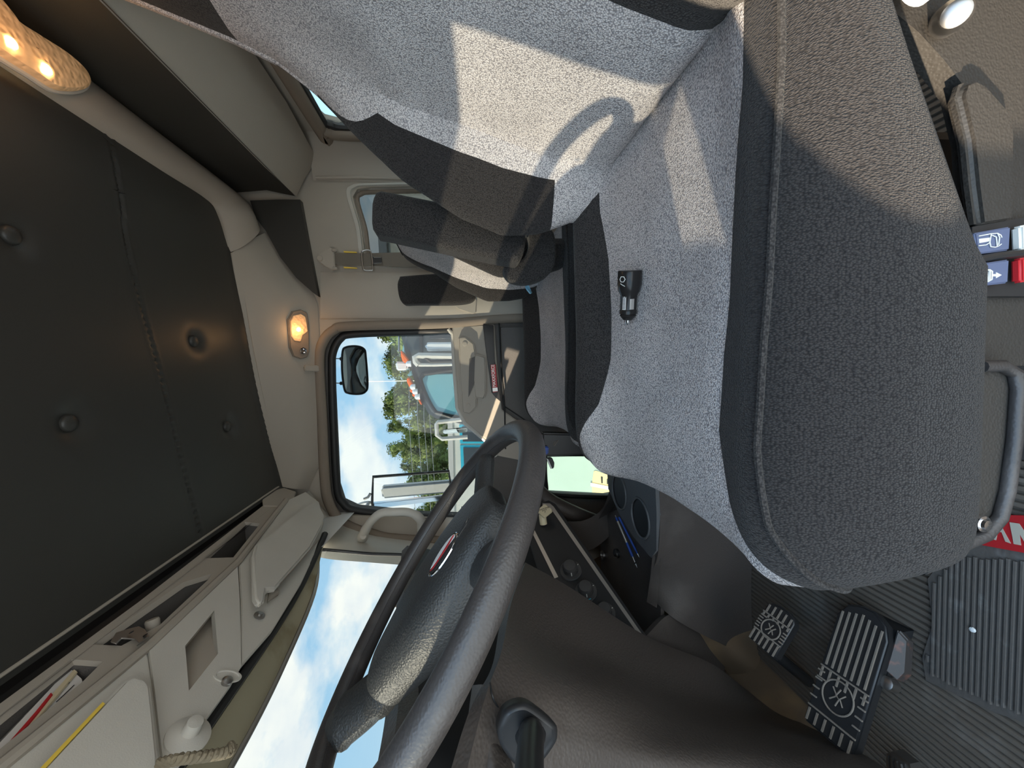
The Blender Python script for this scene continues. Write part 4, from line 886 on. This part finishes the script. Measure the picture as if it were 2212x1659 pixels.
# clear wrapper with blue print on the passenger seat
wrp = empty('plastic_wrapper', P(1140, 625, Y=1.30)); tag(wrp, 'crumpled clear plastic wrapper with blue print on the passenger seat', 'wrapper')
rg = random.Random(3)
def crumple(pts, m, nm):
    A_ = [[P(x+rg.uniform(-1, 1), y+rg.uniform(-1, 1), Y=1.27+rg.uniform(-.02, .02)) for x, y in r] for r in pts]; surf(nm, bic(A_, 12, 12), m, wrp, smooth=False)
crumple([[(1137, 612), (1150, 606), (1165, 598), (1178, 588)], [(1138, 622), (1150, 618), (1166, 612), (1174, 604)], [(1145, 634), (1154, 632), (1164, 628), (1172, 618)]], g_clear, 'film')
crumple([[(1133, 616), (1137, 614), (1142, 616)], [(1136, 624), (1141, 624), (1146, 626)], [(1143, 635), (1146, 634), (1149, 633)]], mat('pale blue print', (.25, .55, .75), .5), 'print')
# ================================================================== LAMPS AND ROOF FITTINGS
dl = empty('dome_lamp', P(60, 90, Z=2.12)); tag(dl, 'large lit oval dome lamp with two bulbs on the rear roof beam', 'lamp')
def pd(x, y, z_=2.118): return P(x, y, Z=z_)
lo_ = [(-130, -70), (-60, -50), (0, 27), (60, 68), (130, 112), (172, 148), (187, 172), (182, 188), (165, 196), (140, 198), (105, 192), (55, 160), (0, 126), (-110, 50), (-180, 0), (-180, -50)]
lc = sum((pd(*q) for q in lo_), Vector())/len(lo_)
ring = cr([pd(*q) for q in lo_], 60, True)
surf('lens', [ring]+[[np.array(lc)+(np.array(q)-np.array(lc))*s+np.array((0, 0, -d)) for q in ring] for s, d in ((.97, .012), (.88, .020), (.6, .024), (.02, .025))], m_lens, dl, closed=True)
tube('lamp_rim', ring, .006, m_greyl, dl, 8, True)
for q in ((24, 93), (100, 150)):
    b = P(q[0], q[1], Z=2.094); lathe('bulb', b, (0, 0, -1), [(.0001, -.004), (.007, -.002), (.009, .003), (.0001, .007)], m_bulb, dl, 14)
pld = bpy.data.lights.new('dome_light', 'POINT'); pld.energy = .16; pld.color = (1, .50, .18); pld.shadow_soft_size = .03
plo = bpy.data.objects.new('dome_light', pld); COL.objects.link(plo); plo.location = P(60, 110, Z=2.0); plo.parent = dl; plo.matrix_parent_inverse = dl.matrix_world.inverted()
rl = empty('reading_lamp', P(646, 722, Y=1.76)); tag(rl, 'small lit amber reading lamp in grey bezel above the passenger door', 'lamp')
from mathutils.bvhtree import BVHTree
def bvh(o): return BVHTree.FromPolygons([o.matrix_world @ v.co for v in o.data.vertices], [tuple(p.vertices) for p in o.data.polygons])
def on(tree, x, y):
    h = tree.ray_cast(Vector(C0), Vector(map(float, ray(x, y)))); nn = h[1]
    return h[0], (nn if nn.dot(Vector(C0)-h[0]) > 0 else -nn)
_rt = bvh(rail); _l0, _ln = on(_rt, 646, 722)
def lam(x, y, off): return PL(x, y, _l0+_ln*off, _ln)
lb = [(622, 690), (632, 672), (650, 668), (664, 675), (668, 700), (669, 760), (664, 772), (650, 776), (634, 770), (626, 750)]
plate('bezel', [lam(x, y, .008) for x, y in lb], [], -_ln*.02, m_seal, rl, bevel=.004)
ln = [(628, 694), (634, 682), (650, 678), (660, 684), (663, 700), (665, 716), (654, 724), (650, 738), (636, 736), (630, 726)]
plate('lens', [lam(x, y, .0125) for x, y in ln], [], -_ln*.006, m_lens, rl, bevel=.002)
lathe('bulb', lam(645, 712, .012), _ln, [(.0001, -.003), (.007, -.001), (.007, .003), (.0001, .005)], m_bulb, rl, 14)
lathe('spot_switch', lam(654, 758, .007), _ln, [(.014, 0), (.013, .006), (.009, .005), (.006, .001), (.0001, .001)], m_chrome, rl, 20)
prl = bpy.data.lights.new('reading_light', 'POINT'); prl.energy = .06; prl.color = (1, .52, .20); prl.shadow_soft_size = .02
pro = bpy.data.objects.new('reading_light', prl); COL.objects.link(pro); pro.location = lam(645, 712, .045); pro.parent = rl; pro.matrix_parent_inverse = rl.matrix_world.inverted()
hk = plate('coat_hook', [lam(x, y, .012) for x, y in ((658, 791), (662, 788), (690, 789), (691, 801), (688, 803), (660, 802))], [], -_ln*.03, m_grey, None, bevel=.003); tag(hk, 'grey folding coat hook between reading lamp and passenger window', 'hook')
cl = empty('roof_clip', P(465, 397, Z=2.12)); tag(cl, 'small grey curtain clip on the rear roof beam', 'clip')
plate('clip_plate', [P(x, y, Z=2.125) for x, y in ((441, 394), (455, 388), (472, 386), (480, 392), (486, 404), (474, 402), (456, 402))], [], (0, 0, .012), m_grey, cl, bevel=.002)
for q in ((456, 396), (475, 394)): lathe('clip_hole', P(*q, Z=2.1245), (0, 0, -1), [(.004, 0), (.004, .001), (.0001, .001)], m_black, cl, 10)
gh = empty('grab_handle', P(800, 1150, Y=1.62)); tag(gh, 'beige grab handle on the passenger windshield pillar', 'handle')
tube('grip', cr([P(783, 1162, Y=1.66), P(787, 1150, Y=1.63), P(800, 1128, Y=1.60), P(822, 1109, Y=1.585), P(850, 1106, Y=1.58), P(885, 1107, Y=1.585), P(908, 1122, Y=1.60), P(914, 1150, Y=1.66)], 30), [.022]*3+[.019]*4+[.0165]*16+[.019]*4+[.022]*3, m_greyl, gh, 14)
lathe('screw_cap', P(785, 1158, Y=1.618), (.2, -1, 0), [(.012, 0), (.012, .003), (.0075, .0045), (.0001, .004)], m_greyl, gh, 18)
# sun visors
vq = (-.60, 0, 1.86)
def pv(x, y, off=.035): return ps(x, y, off)
sv = empty('sun_visor', pv(620, 1200)); tag(sv, 'pale grey passenger sun visor folded up beside the window pillar', 'visor')
plate('visor_board', [pv(*q) for q in ((546, 1200), (552, 1176), (575, 1158), (672, 1082), (690, 1090), (702, 1112), (697, 1135), (672, 1182), (596, 1270), (576, 1272), (572, 1300), (558, 1303), (550, 1290))], [], (-.016, 0, .010), m_greyl, sv, bevel=.006)
plate('visor_pivot', [pv(*q, .012) for q in ((584, 1268), (588, 1258), (605, 1274), (604, 1280), (586, 1292), (580, 1298))], [], (-.01, 0, .006), m_grey, sv, bevel=.002)
tube('visor_seam', [pv(*q, .036) for q in ((604, 1262), (640, 1222), (690, 1165))], .0012, m_seal, sv, 5)
sv2 = empty('sun_visor', pv(200, 1600)); tag(sv2, 'pale grey driver sun visor with a yellow edge label, at lower left', 'visor')
plate('visor_board', [pv(*q, .03) for q in ((60, 1690), (226, 1514), (272, 1466), (292, 1458), (318, 1466), (328, 1480), (346, 1640), (338, 1720), (200, 1900))], [], (-.016, 0, .010), m_greyl, sv2, bevel=.006)
plate('yellow_label', [pv(*q, .0325) for q in ((82, 1664), (222, 1516), (227, 1520), (90, 1668))], [], (-.003, 0, .002), m_yel, sv2)
# fittings on the console
kn = empty('pivot_knob', ps(405, 1590)); tag(kn, 'round pale plastic visor pivot at lower left, above the braided cord', 'knob')
nn_ = Vector((.86, 0, -.5))
lathe('flange', ps(405, 1592, .004), nn_, [(.034, 0), (.034, .004), (.025, .008), (.014, .012), (.012, .03), (.0001, .032)], m_greyl, kn, 28)
lt = empty('console_latch', ps(490, 1462)); tag(lt, 'oval recessed screw latch on the central console panel', 'latch')
lathe('latch_plate', ps(491, 1462, .004), nn_, [(.026, 0), (.026, .003), (.022, .003), (.020, .001), (.0001, .001)], m_greyl, lt, 24, sy=.55, hint=(0, 1, .3))
lathe('latch_screw', ps(489, 1474, .004), nn_, [(.010, 0), (.010, .006), (.005, .009), (.0001, .009)], m_steel, lt, 12)
sc = empty('console_screw', ps(560, 1328)); tag(sc, 'small metal screw clip beside the passenger visor end', 'screw')
lathe('washer', ps(560, 1330, .002), nn_, [(.013, 0), (.013, .002), (.006, .003), (.005, .008), (.0001, .008)], m_steel, sc, 16)
bk = empty('metal_bracket', pf(280, 1375)); tag(bk, 'bent shiny metal bracket in the central console pocket', 'bracket')
def pz(x, y, off): return pf(x, y, off)
plate('bracket_plate', [pz(*q, .012) for q in ((238, 1386), (250, 1366), (280, 1357), (300, 1352), (312, 1358), (322, 1372), (318, 1378), (300, 1388), (290, 1380), (262, 1378), (250, 1390))], [], (-.003, 0, -.001), m_steel, bk, bevel=.0008)
plate('bracket_lug', [pz(*q, .018) for q in ((290, 1380), (300, 1388), (294, 1394), (306, 1386), (322, 1374), (314, 1362), (302, 1366))], [], (-.003, 0, -.001), m_steel, bk, bevel=.0008)
for q in ((284, 1366), (314, 1372)): lathe('bracket_hole', pz(*q, .0195), (1, 0, .3), [(.004, 0), (.004, .0006), (.0001, .0006)], m_black, bk, 12)
lathe('pocket_knob', pf(330, 1350, -.01), (1, .2, .2), [(.012, -.01), (.013, .008), (.011, .012), (.0001, .012)], m_grey, bk, 18)
pa = empty('paper_folder', pf(90, 1510)); tag(pa, 'white papers with a red stripe tucked in the near console pocket', 'papers')
def pap(pts, off, m, nm): plate(nm, [pf(*q, off) for q in pts], [], (-.003, 0, -.001), m, pa)
pap([(-90, 1700), (105, 1492), (150, 1442), (176, 1466), (178, 1474), (40, 1588), (-90, 1690)], -.02, m_paper, 'sheet')
pap([(-60, 1690), (40, 1580), (110, 1502), (160, 1446), (166, 1450), (118, 1508), (50, 1586), (-50, 1694)], -.014, mat('manila folder', (.62, .52, .34), .8), 'folder')
pap([(20, 1602), (76, 1538), (110, 1496), (113, 1499), (80, 1541), (26, 1606)], -.012, m_red, 'red_stripe')
for a, b in (((100, 1524), (150, 1474)), ((122, 1516), (160, 1480)), ((136, 1514), (160, 1490))): tube('ink_line', [pf(*a, -.0165), pf(*b, -.0165)], .0008, m_ink, pa, 5)
# braided cord
cpts = [P(344, 1650, Y=.62), P(380, 1641, Y=.60), P(420, 1636, Y=.60), P(460, 1631, Y=.61), P(492, 1624, Y=.62), P(502, 1612, Y=.63)]
cdn = empty('braided_cord', cpts[2]); tag(cdn, 'frayed brown braided cord end hanging below the console at lower left', 'cord')
cc2 = cr(cpts, 60)
for ph_ in range(3):
    pth = []
    for i, q in enumerate(cc2):
        a = i*.55+ph_*2.094; pth.append(np.array(q)+np.array((.0045*math.cos(a), .002*math.sin(a), .0045*math.sin(a))))
    tube('strand', pth, .0046, m_cord, cdn, 7)
for q in ((506, 1606, .63), (508, 1618, .62), (498, 1632, .61), (484, 1640, .61)): tube('frayed_end', [cpts[4], P(q[0], q[1], Y=q[2])], [.003, .0012], m_cord, cdn, 6)
# seat belt
sb = empty('seat_belt', P(700, 558, Y=1.78)); tag(sb, 'taupe shoulder belt hanging beside the rear quarter window', 'seat belt')
plate('anchor_plate', pix([(683, 557), (688, 549), (714, 533), (721, 538), (722, 556), (724, 582), (718, 584), (688, 566)], Y=1.765), [], (0, .012, 0), m_grey, sb, bevel=.003)
lathe('anchor_bolt', P(691, 558, Y=1.765), (0, -1, 0), [(.013, 0), (.012, .004), (.010, .006), (.0001, .006)], m_grey, sb, 18)
for q in ((722, 541), (724, 580)): rbox('anchor_tab', P(*q, Y=1.768), (.012, .012, .022), m_grey, sb, bevel=.003)
plate('webbing', pix([(716, 547), (790, 547), (870, 545), (1000, 543), (1000, 575), (870, 577), (790, 574), (716, 571)], Y=1.770), [], (0, .003, 0), m_belt, sb)
for y in (543, 577): plate('comfort_clip', pix([(742, y-1), (770, y+1), (771, y+3), (743, y+2)], Y=1.766), [], (0, .008, 0), m_yel, sb)
tube('tongue_frame', cr(pix([(781, 548), (786, 541), (797, 541), (802, 548), (805, 580), (800, 584), (788, 584), (784, 578)], Y=1.762), 32, True), .0035, m_steel, sb, 8, True)
plate('tongue_blade', pix([(801, 550), (808, 556), (824, 556), (825, 568), (808, 569), (804, 575)], Y=1.760), [], (0, .003, 0), m_black, sb)
tube('blade_edge', pix([(801, 550), (808, 556), (824, 556), (825, 568), (808, 569), (804, 575)], Y=1.759), .0014, m_steel, sb, 5, True)
# ================================================================== OUTSIDE
gr = plate('ground', [(-40, -60, -.9), (60, -60, -.9), (60, 90, -.9), (-60, 90, -.9)], [], (0, 0, -.1), m_conc); st(gr)
# look-down mirror over the passenger window
lm = empty('convex_mirror', P(765, 800, Y=1.98)); tag(lm, 'small rounded look down mirror hanging outside the passenger window', 'mirror')
mo_ = [(740, 760), (748, 750), (770, 748), (786, 754), (790, 770), (794, 830), (789, 846), (775, 851), (752, 849), (744, 840), (739, 800)]
mc = P(766, 800, Y=1.98); mr = cr(pix(mo_, Y=1.98), 48, True)
surf('mirror_shell', [mr, [np.array(mc)+(np.array(q)-np.array(mc))*1.0+np.array((0, .02, 0)) for q in mr], [np.array(mc)+(np.array(q)-np.array(mc))*.8+np.array((0, .05, 0)) for q in mr], [np.array(mc)+(np.array(q)-np.array(mc))*.02+np.array((0, .06, 0)) for q in mr]], m_black, lm, closed=True)
surf('mirror_glass', [[np.array(mc)+(np.array(q)-np.array(mc))*s+np.array((0, -d, 0)) for q in mr] for s, d in ((.98, .001), (.8, .0045), (.5, .009), (.25, .011), (.02, .0118))], m_mirror, lm, closed=True)
tube('mirror_bezel', mr, .0055, m_black, lm, 8, True)
for y in (775, 828): tube('mirror_rod', [P(738, y, Y=2.0), P(688, y-2, Y=2.0), P(660, y-4, Y=1.95), P(650, y-4, Y=1.86)], .003, m_steel, lm, 6); lathe('rod_nut', P(737, y, Y=1.995), (0, 0, 1), [(.009, -.006), (.009, .004), (.004, .008)], m_black, lm, 10)
# side mirror on the passenger door
om = empty('side_mirror', P(880, 1060, Y=2.15)); tag(om, 'tall white backed side mirror in black frame outside the passenger window', 'mirror')
tube('mirror_frame', pix([(803, 1108), (806, 1030), (970, 1018), (974, 1060)], Y=2.15), .0085, m_black, om, 8)
plate('mirror_head', pix([(822, 1056), (826, 1052), (970, 1040), (985, 1040), (985, 1064), (826, 1078)], Y=2.17), [], (0, .05, 0), m_white, om, bevel=.01)
plate('mirror_edge', pix([(801, 1088), (985, 1068), (985, 1078), (802, 1100)], Y=2.16), [], (0, .03, 0), m_chrome, om, bevel=.004)
tube('mirror_arm', cr(pix([(768, 1102), (775, 1090), (797, 1085), (804, 1092)], Y=2.15), 14), .008, m_white, om, 8)
tube('mirror_clamp', pix([(786, 1078), (795, 1074), (800, 1066)], Y=2.14), .007, m_steel, om, 8)
tube('mirror_mount', [P(797, 1085, Y=2.15), P(775, 1125, Y=2.05), P(765, 1150, Y=1.85)], .010, m_white, om, 8)
tube('mirror_stay', pix([(728, 1062), (745, 1105)], Y=2.0), .007, m_beige, om, 8)
for i, (px_, lab, z0) in enumerate((((905, 822, 795, 822), 'thin antenna whip rising left from the dark truck roof', 0),)):
    an = tube('antenna', [P(px_[0], px_[1], Y=4.6), P(px_[2], px_[3]+2, Y=4.6)], [.005, .003], m_steel, None, 6); tag(an, lab, 'antenna')
# neighbouring dark truck
nt = empty('parked_truck', (0, 5, -.9)); tag(nt, 'dark grey parked truck with orange roof lights outside the passenger window', 'truck')
YT = 4.4
def pt(x, y, d=0): return P(x, y, Y=YT+d)
body = [(858, 600), (862, 715), (874, 760), (887, 800), (905, 860), (925, 895), (940, 905), (1000, 918), (1160, 925), (1160, 600)]
plate('cab_body', [pt(*q) for q in body], [], (0, 1.9, 0), m_truck, nt, bevel=.06)
ws_ = [(909, 822), (913, 812), (925, 807), (1010, 806), (1010, 900), (950, 893), (938, 886), (922, 858)]
plate('side_glass', [pt(*q, -.03) for q in ws_], [], (0, .05, 0), m_tglass, nt, bevel=.01)
tube('glass_seal', cr([pt(*q, -.035) for q in ws_], 50, True), .022, m_black, nt, 8, True)
plate('rear_glass', [pt(*q, -.03) for q in ((928, 700), (928, 733), (1010, 733), (1010, 700))], [], (0, .04, 0), m_dkglass, nt, bevel=.01)
plate('sill_strip', [pt(*q, -.03) for q in ((904, 690), (906, 764), (912, 764), (910, 690))], [], (0, .04, 0), m_black, nt)
plate('mirror_back', [pt(*q, -.35) for q in ((918, 742), (925, 739), (1010, 739), (1010, 756), (924, 758), (918, 754))], [], (0, .15, 0), m_white, nt, bevel=.02)
plate('mirror_back', [pt(*q, -.35) for q in ((922, 768), (1010, 766), (1010, 774), (926, 776))], [], (0, .10, 0), m_white, nt, bevel=.01)
tube('mirror_bracket', [pt(*q, -.36) for q in ((1010, 770), (904, 768), (896, 772), (898, 782), (904, 788))], .03, m_greyl, nt, 8)
tube('mirror_bracket', [pt(*q, -.36) for q in ((904, 788), (935, 788), (1010, 786))], .018, m_greyl, nt, 8)
tube('mirror_bracket', [pt(*q, -.36) for q in ((916, 770), (930, 782), (1010, 780))], .018, m_black, nt, 8)
tube('front_mirror', [pt(*q, -.4) for q in ((1000, 906), (946, 912), (943, 916), (944, 940), (955, 948), (1010, 944))], .022, m_greyl, nt, 8)
plate('front_mirror_head', [pt(*q, -.4) for q in ((956, 930), (1010, 924), (1010, 934), (958, 938))], [], (0, .08, 0), m_mirror, nt, bevel=.01)
plate('roof_fairing', [pt(*q, .1) for q in ((873, 730), (868, 758), (882, 790), (886, 770), (880, 744))], [], (0, .6, 0), m_tglass, nt, bevel=.02)
def marker(pts, d=.1): plate('marker_light', [pt(*q, -.06) for q in pts], [], (0, .16, 0), m_orange, nt, bevel=.012)
marker([(865, 756), (872, 764), (883, 778), (880, 785), (870, 783), (866, 770)])
marker([(878, 816), (884, 816), (892, 830), (892, 838), (884, 836), (879, 826)], .2)
marker([(884, 840), (892, 838), (897, 847), (890, 849), (886, 847)], .35)
marker([(888, 851), (897, 848), (902, 858), (894, 859)], .5)
marker([(903, 862), (906, 862), (912, 875), (908, 874)], .65)
for q in ((891, 836, .2), (896, 846, .35), (901, 857, .5), (882, 786, .1)): lathe('light_base', pt(q[0], q[1], -.10), (0, 0, 1), [(.032, -.03), (.03, .01), (.015, .025), (.0001, .025)], m_white, nt, 12)
plate('horn_box', [pt(*q, .1) for q in ((853, 783), (856, 781), (878, 782), (882, 790), (880, 800), (860, 801), (856, 798))], [], (0, .3, 0), m_white, nt, bevel=.02)
tube('roof_pole', [pt(862, 700, .1), pt(862, 760, .1)], .012, m_steel, nt, 6)
plate('roof_fin', [pt(*q, .15) for q in ((878, 812), (892, 796), (890, 812))], [], (0, .3, 0), m_tglass, nt, bevel=.01)
# pale box trailer behind the rear windows
rbox('chassis', (-.4, YT+.95, -.25), (2.4, 1.5, .7), m_black, nt, bevel=.05)
for sx in (-1.2, .4):
    for sy in (.05, 1.85): lathe('wheel', (sx, YT+sy, -.40), (0, -1, 0), [(.0001, .0), (.2, .0), (.26, .06), (.49, .10), (.49, -.18), (.0001, -.18)], m_black, nt, 24)
m_mint = mat('pale mint painted panel', (.36, .41, .365), .5, var=.06, vscale=2.5)
hs_ = plate('hood_side', [(-3.0, 4.15, -.55), (-.75, 4.15, -.55), (-.75, 4.15, .62), (-1.3, 4.15, .66), (-3.0, 4.15, .40)], [], (0, .06, 0), m_mint, nt, bevel=.01)
plc = plate('placard', pix([(1283, 1018), (1288, 1017), (1336, 1034), (1336, 1072), (1280, 1072), (1279, 1045)], Y=4.145), [], (0, .006, 0), mat('tan orange placard', (.85, .56, .28), .6), nt); plc['label'] = 'tan orange placard with white edge and dark stencil marks'
plate('placard_edge', pix([(1276, 1043), (1336, 1055), (1336, 1062), (1276, 1050)], Y=4.14), [], (0, .006, 0), m_white, plc)
for q in ([(1298, 1029), (1302, 1030), (1302, 1044), (1299, 1044)], [(1311, 1034), (1313, 1035), (1313, 1046), (1311, 1046)]): plate('stencil_mark', pix(q, Y=4.143), [], (0, .002, 0), m_ink, plc)
tl = empty('box_trailer', (3, 5, -.9)); tag(tl, 'pale box trailer seen through the rear quarter window', 'trailer')
for k in range(9): rbox('trailer_panel', (1.9+.8*k, 5.9, 1.15), (.785, .08, 2.2), m_trailer, tl, bevel=.012)
for z_, h_ in ((2.3, .12), (.0, .14)): rbox('trailer_rail', (5.1, 5.87, z_), (7.3, .12, h_), m_steel, tl, bevel=.01)
rbox('trailer_body', (5.1, 7.2, 1.15), (7.2, 2.5, 2.2), m_trailer, tl, bevel=.02)
for sx in (2.8, 7.6):
    for w_ in (0, 1.2): lathe('wheel', (sx+w_, 5.95, -.42), (0, -1, 0), [(.0001, .02), (.22, .02), (.27, .06), (.48, .08), (.48, -.2), (.0001, -.2)], m_black, tl, 24)
# low building with turquoise frames
bl = empty('low_building', P(1000, 960, Y=17)); tag(bl, 'low pale building with turquoise framed window behind the parked truck', 'building')
plate('wall', pix([(972, 900), (975, 1120), (1110, 1120), (1110, 900)], Y=17), [], (0, 2.5, 0), m_trailer, bl)
plate('roof_band', pix([(966, 890), (972, 1125), (982, 1125), (977, 890)], Y=16.9), [], (0, 2.7, 0), m_conc, bl)
for pts in ([(992, 918), (994, 958), (1050, 958), (1050, 914)], [(994, 962), (996, 1012), (1060, 1006), (1060, 962)]):
    f = plate('window', pix(pts, Y=16.93), [], (0, .1, 0), m_teal, bl)
    c = sum((Vector(q) for q in pix(pts, Y=16.9)), Vector())/4
    plate('window_glass', [c+(Vector(q)-c)*.80 for q in pix(pts, Y=16.9)], [], (0, .05, 0), m_dkglass, f)
b2 = empty('distant_house', P(960, 1080, Y=27.5)); tag(b2, 'small distant house with pale gable and reddish wall right of the trees', 'house')
plate('wall', pix([(952, 1060), (952, 1100), (1060, 1100), (1060, 1060)], Y=27.5), [], (0, 2.2, 0), mat('reddish house wall', (.45, .24, .19), .8), b2)
plate('roof', pix([(950, 1010), (944, 1040), (952, 1108), (962, 1108), (962, 1010)], Y=27.4), [], (0, 2.4, 0), m_conc, b2)
plate('window', pix([(968, 1070), (968, 1085), (985, 1085), (985, 1070)], Y=27.45), [], (0, .1, 0), m_dkglass, b2)
# trees
def tree(top, base_y, w_, Y, lab, seed, name='broadleaf_tree'):
    rg = np.random.RandomState(seed)
    tp_ = P(top, base_y, Y=Y); bz = -.9; h = tp_.z-bz; X0 = tp_.x
    t = empty(name, (X0, Y, bz)); tag(t, lab, 'tree')
    tube('trunk', [(X0, Y, bz), (X0+.1, Y, bz+h*.35), (X0, Y, bz+h*.8)], [.28, .2, .05], m_bark, t, 8)
    n = 9000; vv, ff = [], []
    cl_ = []
    for i in range(60):
        f_ = rg.rand()**.8; rad = w_*(1-.75*f_**1.6)*(.55+.45*rg.rand())
        a = rg.rand()*6.28; rr = rad*rg.rand()**.5
        cl_.append((X0+rr*math.cos(a), Y+rr*math.sin(a), bz+h*(.12+.86*f_), w_*(.34-.2*f_)))
    for i in range(n):
        c = cl_[rg.randint(len(cl_))]; d = rg.randn(3); d /= np.linalg.norm(d); p = np.array(c[:3])+d*c[3]*(.55+.6*rg.rand())
        if p[2] > tp_.z+.2: continue
        u = rg.randn(3); u /= np.linalg.norm(u); v = np.cross(u, d); v /= np.linalg.norm(v)+1e-6; s = .09+.13*rg.rand(); u = np.cross(v, d)*.6+u*.4
        o = len(vv); vv += [p-u*s, p+v*s*.55, p+u*s, p-v*s*.55]; ff.append((o, o+1, o+2, o+3))
    crn = pyd('crown', vv, ff, m_leaf, t, smooth=False)
    bm = bmesh.new()
    for c in cl_:
        r = bmesh.ops.create_icosphere(bm, subdivisions=2, radius=c[3]*.55)
        for v in r['verts']: v.co = v.co*(1+.14*rg.randn()*.6)+Vector(c[:3])
    bmo('crown_core', bm, m_leaf, t)
specs = [(812, 700, 3.0, 21, 'tall tree at the rear edge of the passenger window view'), (832, 790, 3.8, 34, 'tree just behind the dark truck horn box'), (834, 875, 3.2, 25.5, 'broad tree rising behind the parked truck windshield'), (840, 965, 4.6, 42, 'dense tree above the low building roof'), (885, 1045, 3.0, 24, 'tree seen behind the frame of the side mirror'), (900, 1120, 3.6, 37, 'tree behind the side mirror, nearest the windshield pillar'),
         (838, 748, 3.0, 50, 'far pale tree filling the gap left of the white horn box'), (848, 838, 3.4, 56, 'far tree in the gap above the orange roof lights'), (838, 922, 3.6, 62, 'far tree above the front end of the parked truck'), (866, 1008, 3.8, 69, 'farthest tree, between low building roof and side mirror frame')]
for i, (a, b, w_, Y, lab) in enumerate(specs): tree(a, b, w_, Y, lab, 11+i)
# overhead wires
ow = empty('power_lines', (P(910, 600, Y=14).x, 14, -.9)); tag(ow, 'thin overhead power lines strung in front of the trees', 'wires')
for yy in (600, 1300): q = P(910, yy, Y=14); tube('pole', [(q.x, 14.1, -.95), (q.x, 14.1, q.z+1)], .13, m_bark, ow, 10)
for a, b in ((888, 870), (905, 890), (918, 905), (930, 918)): tube('wire', [P(a, 600, Y=14), P((a+b)/2+4, 900, Y=14), P(b+40, 1300, Y=14)], .009, m_steel, ow, 5)
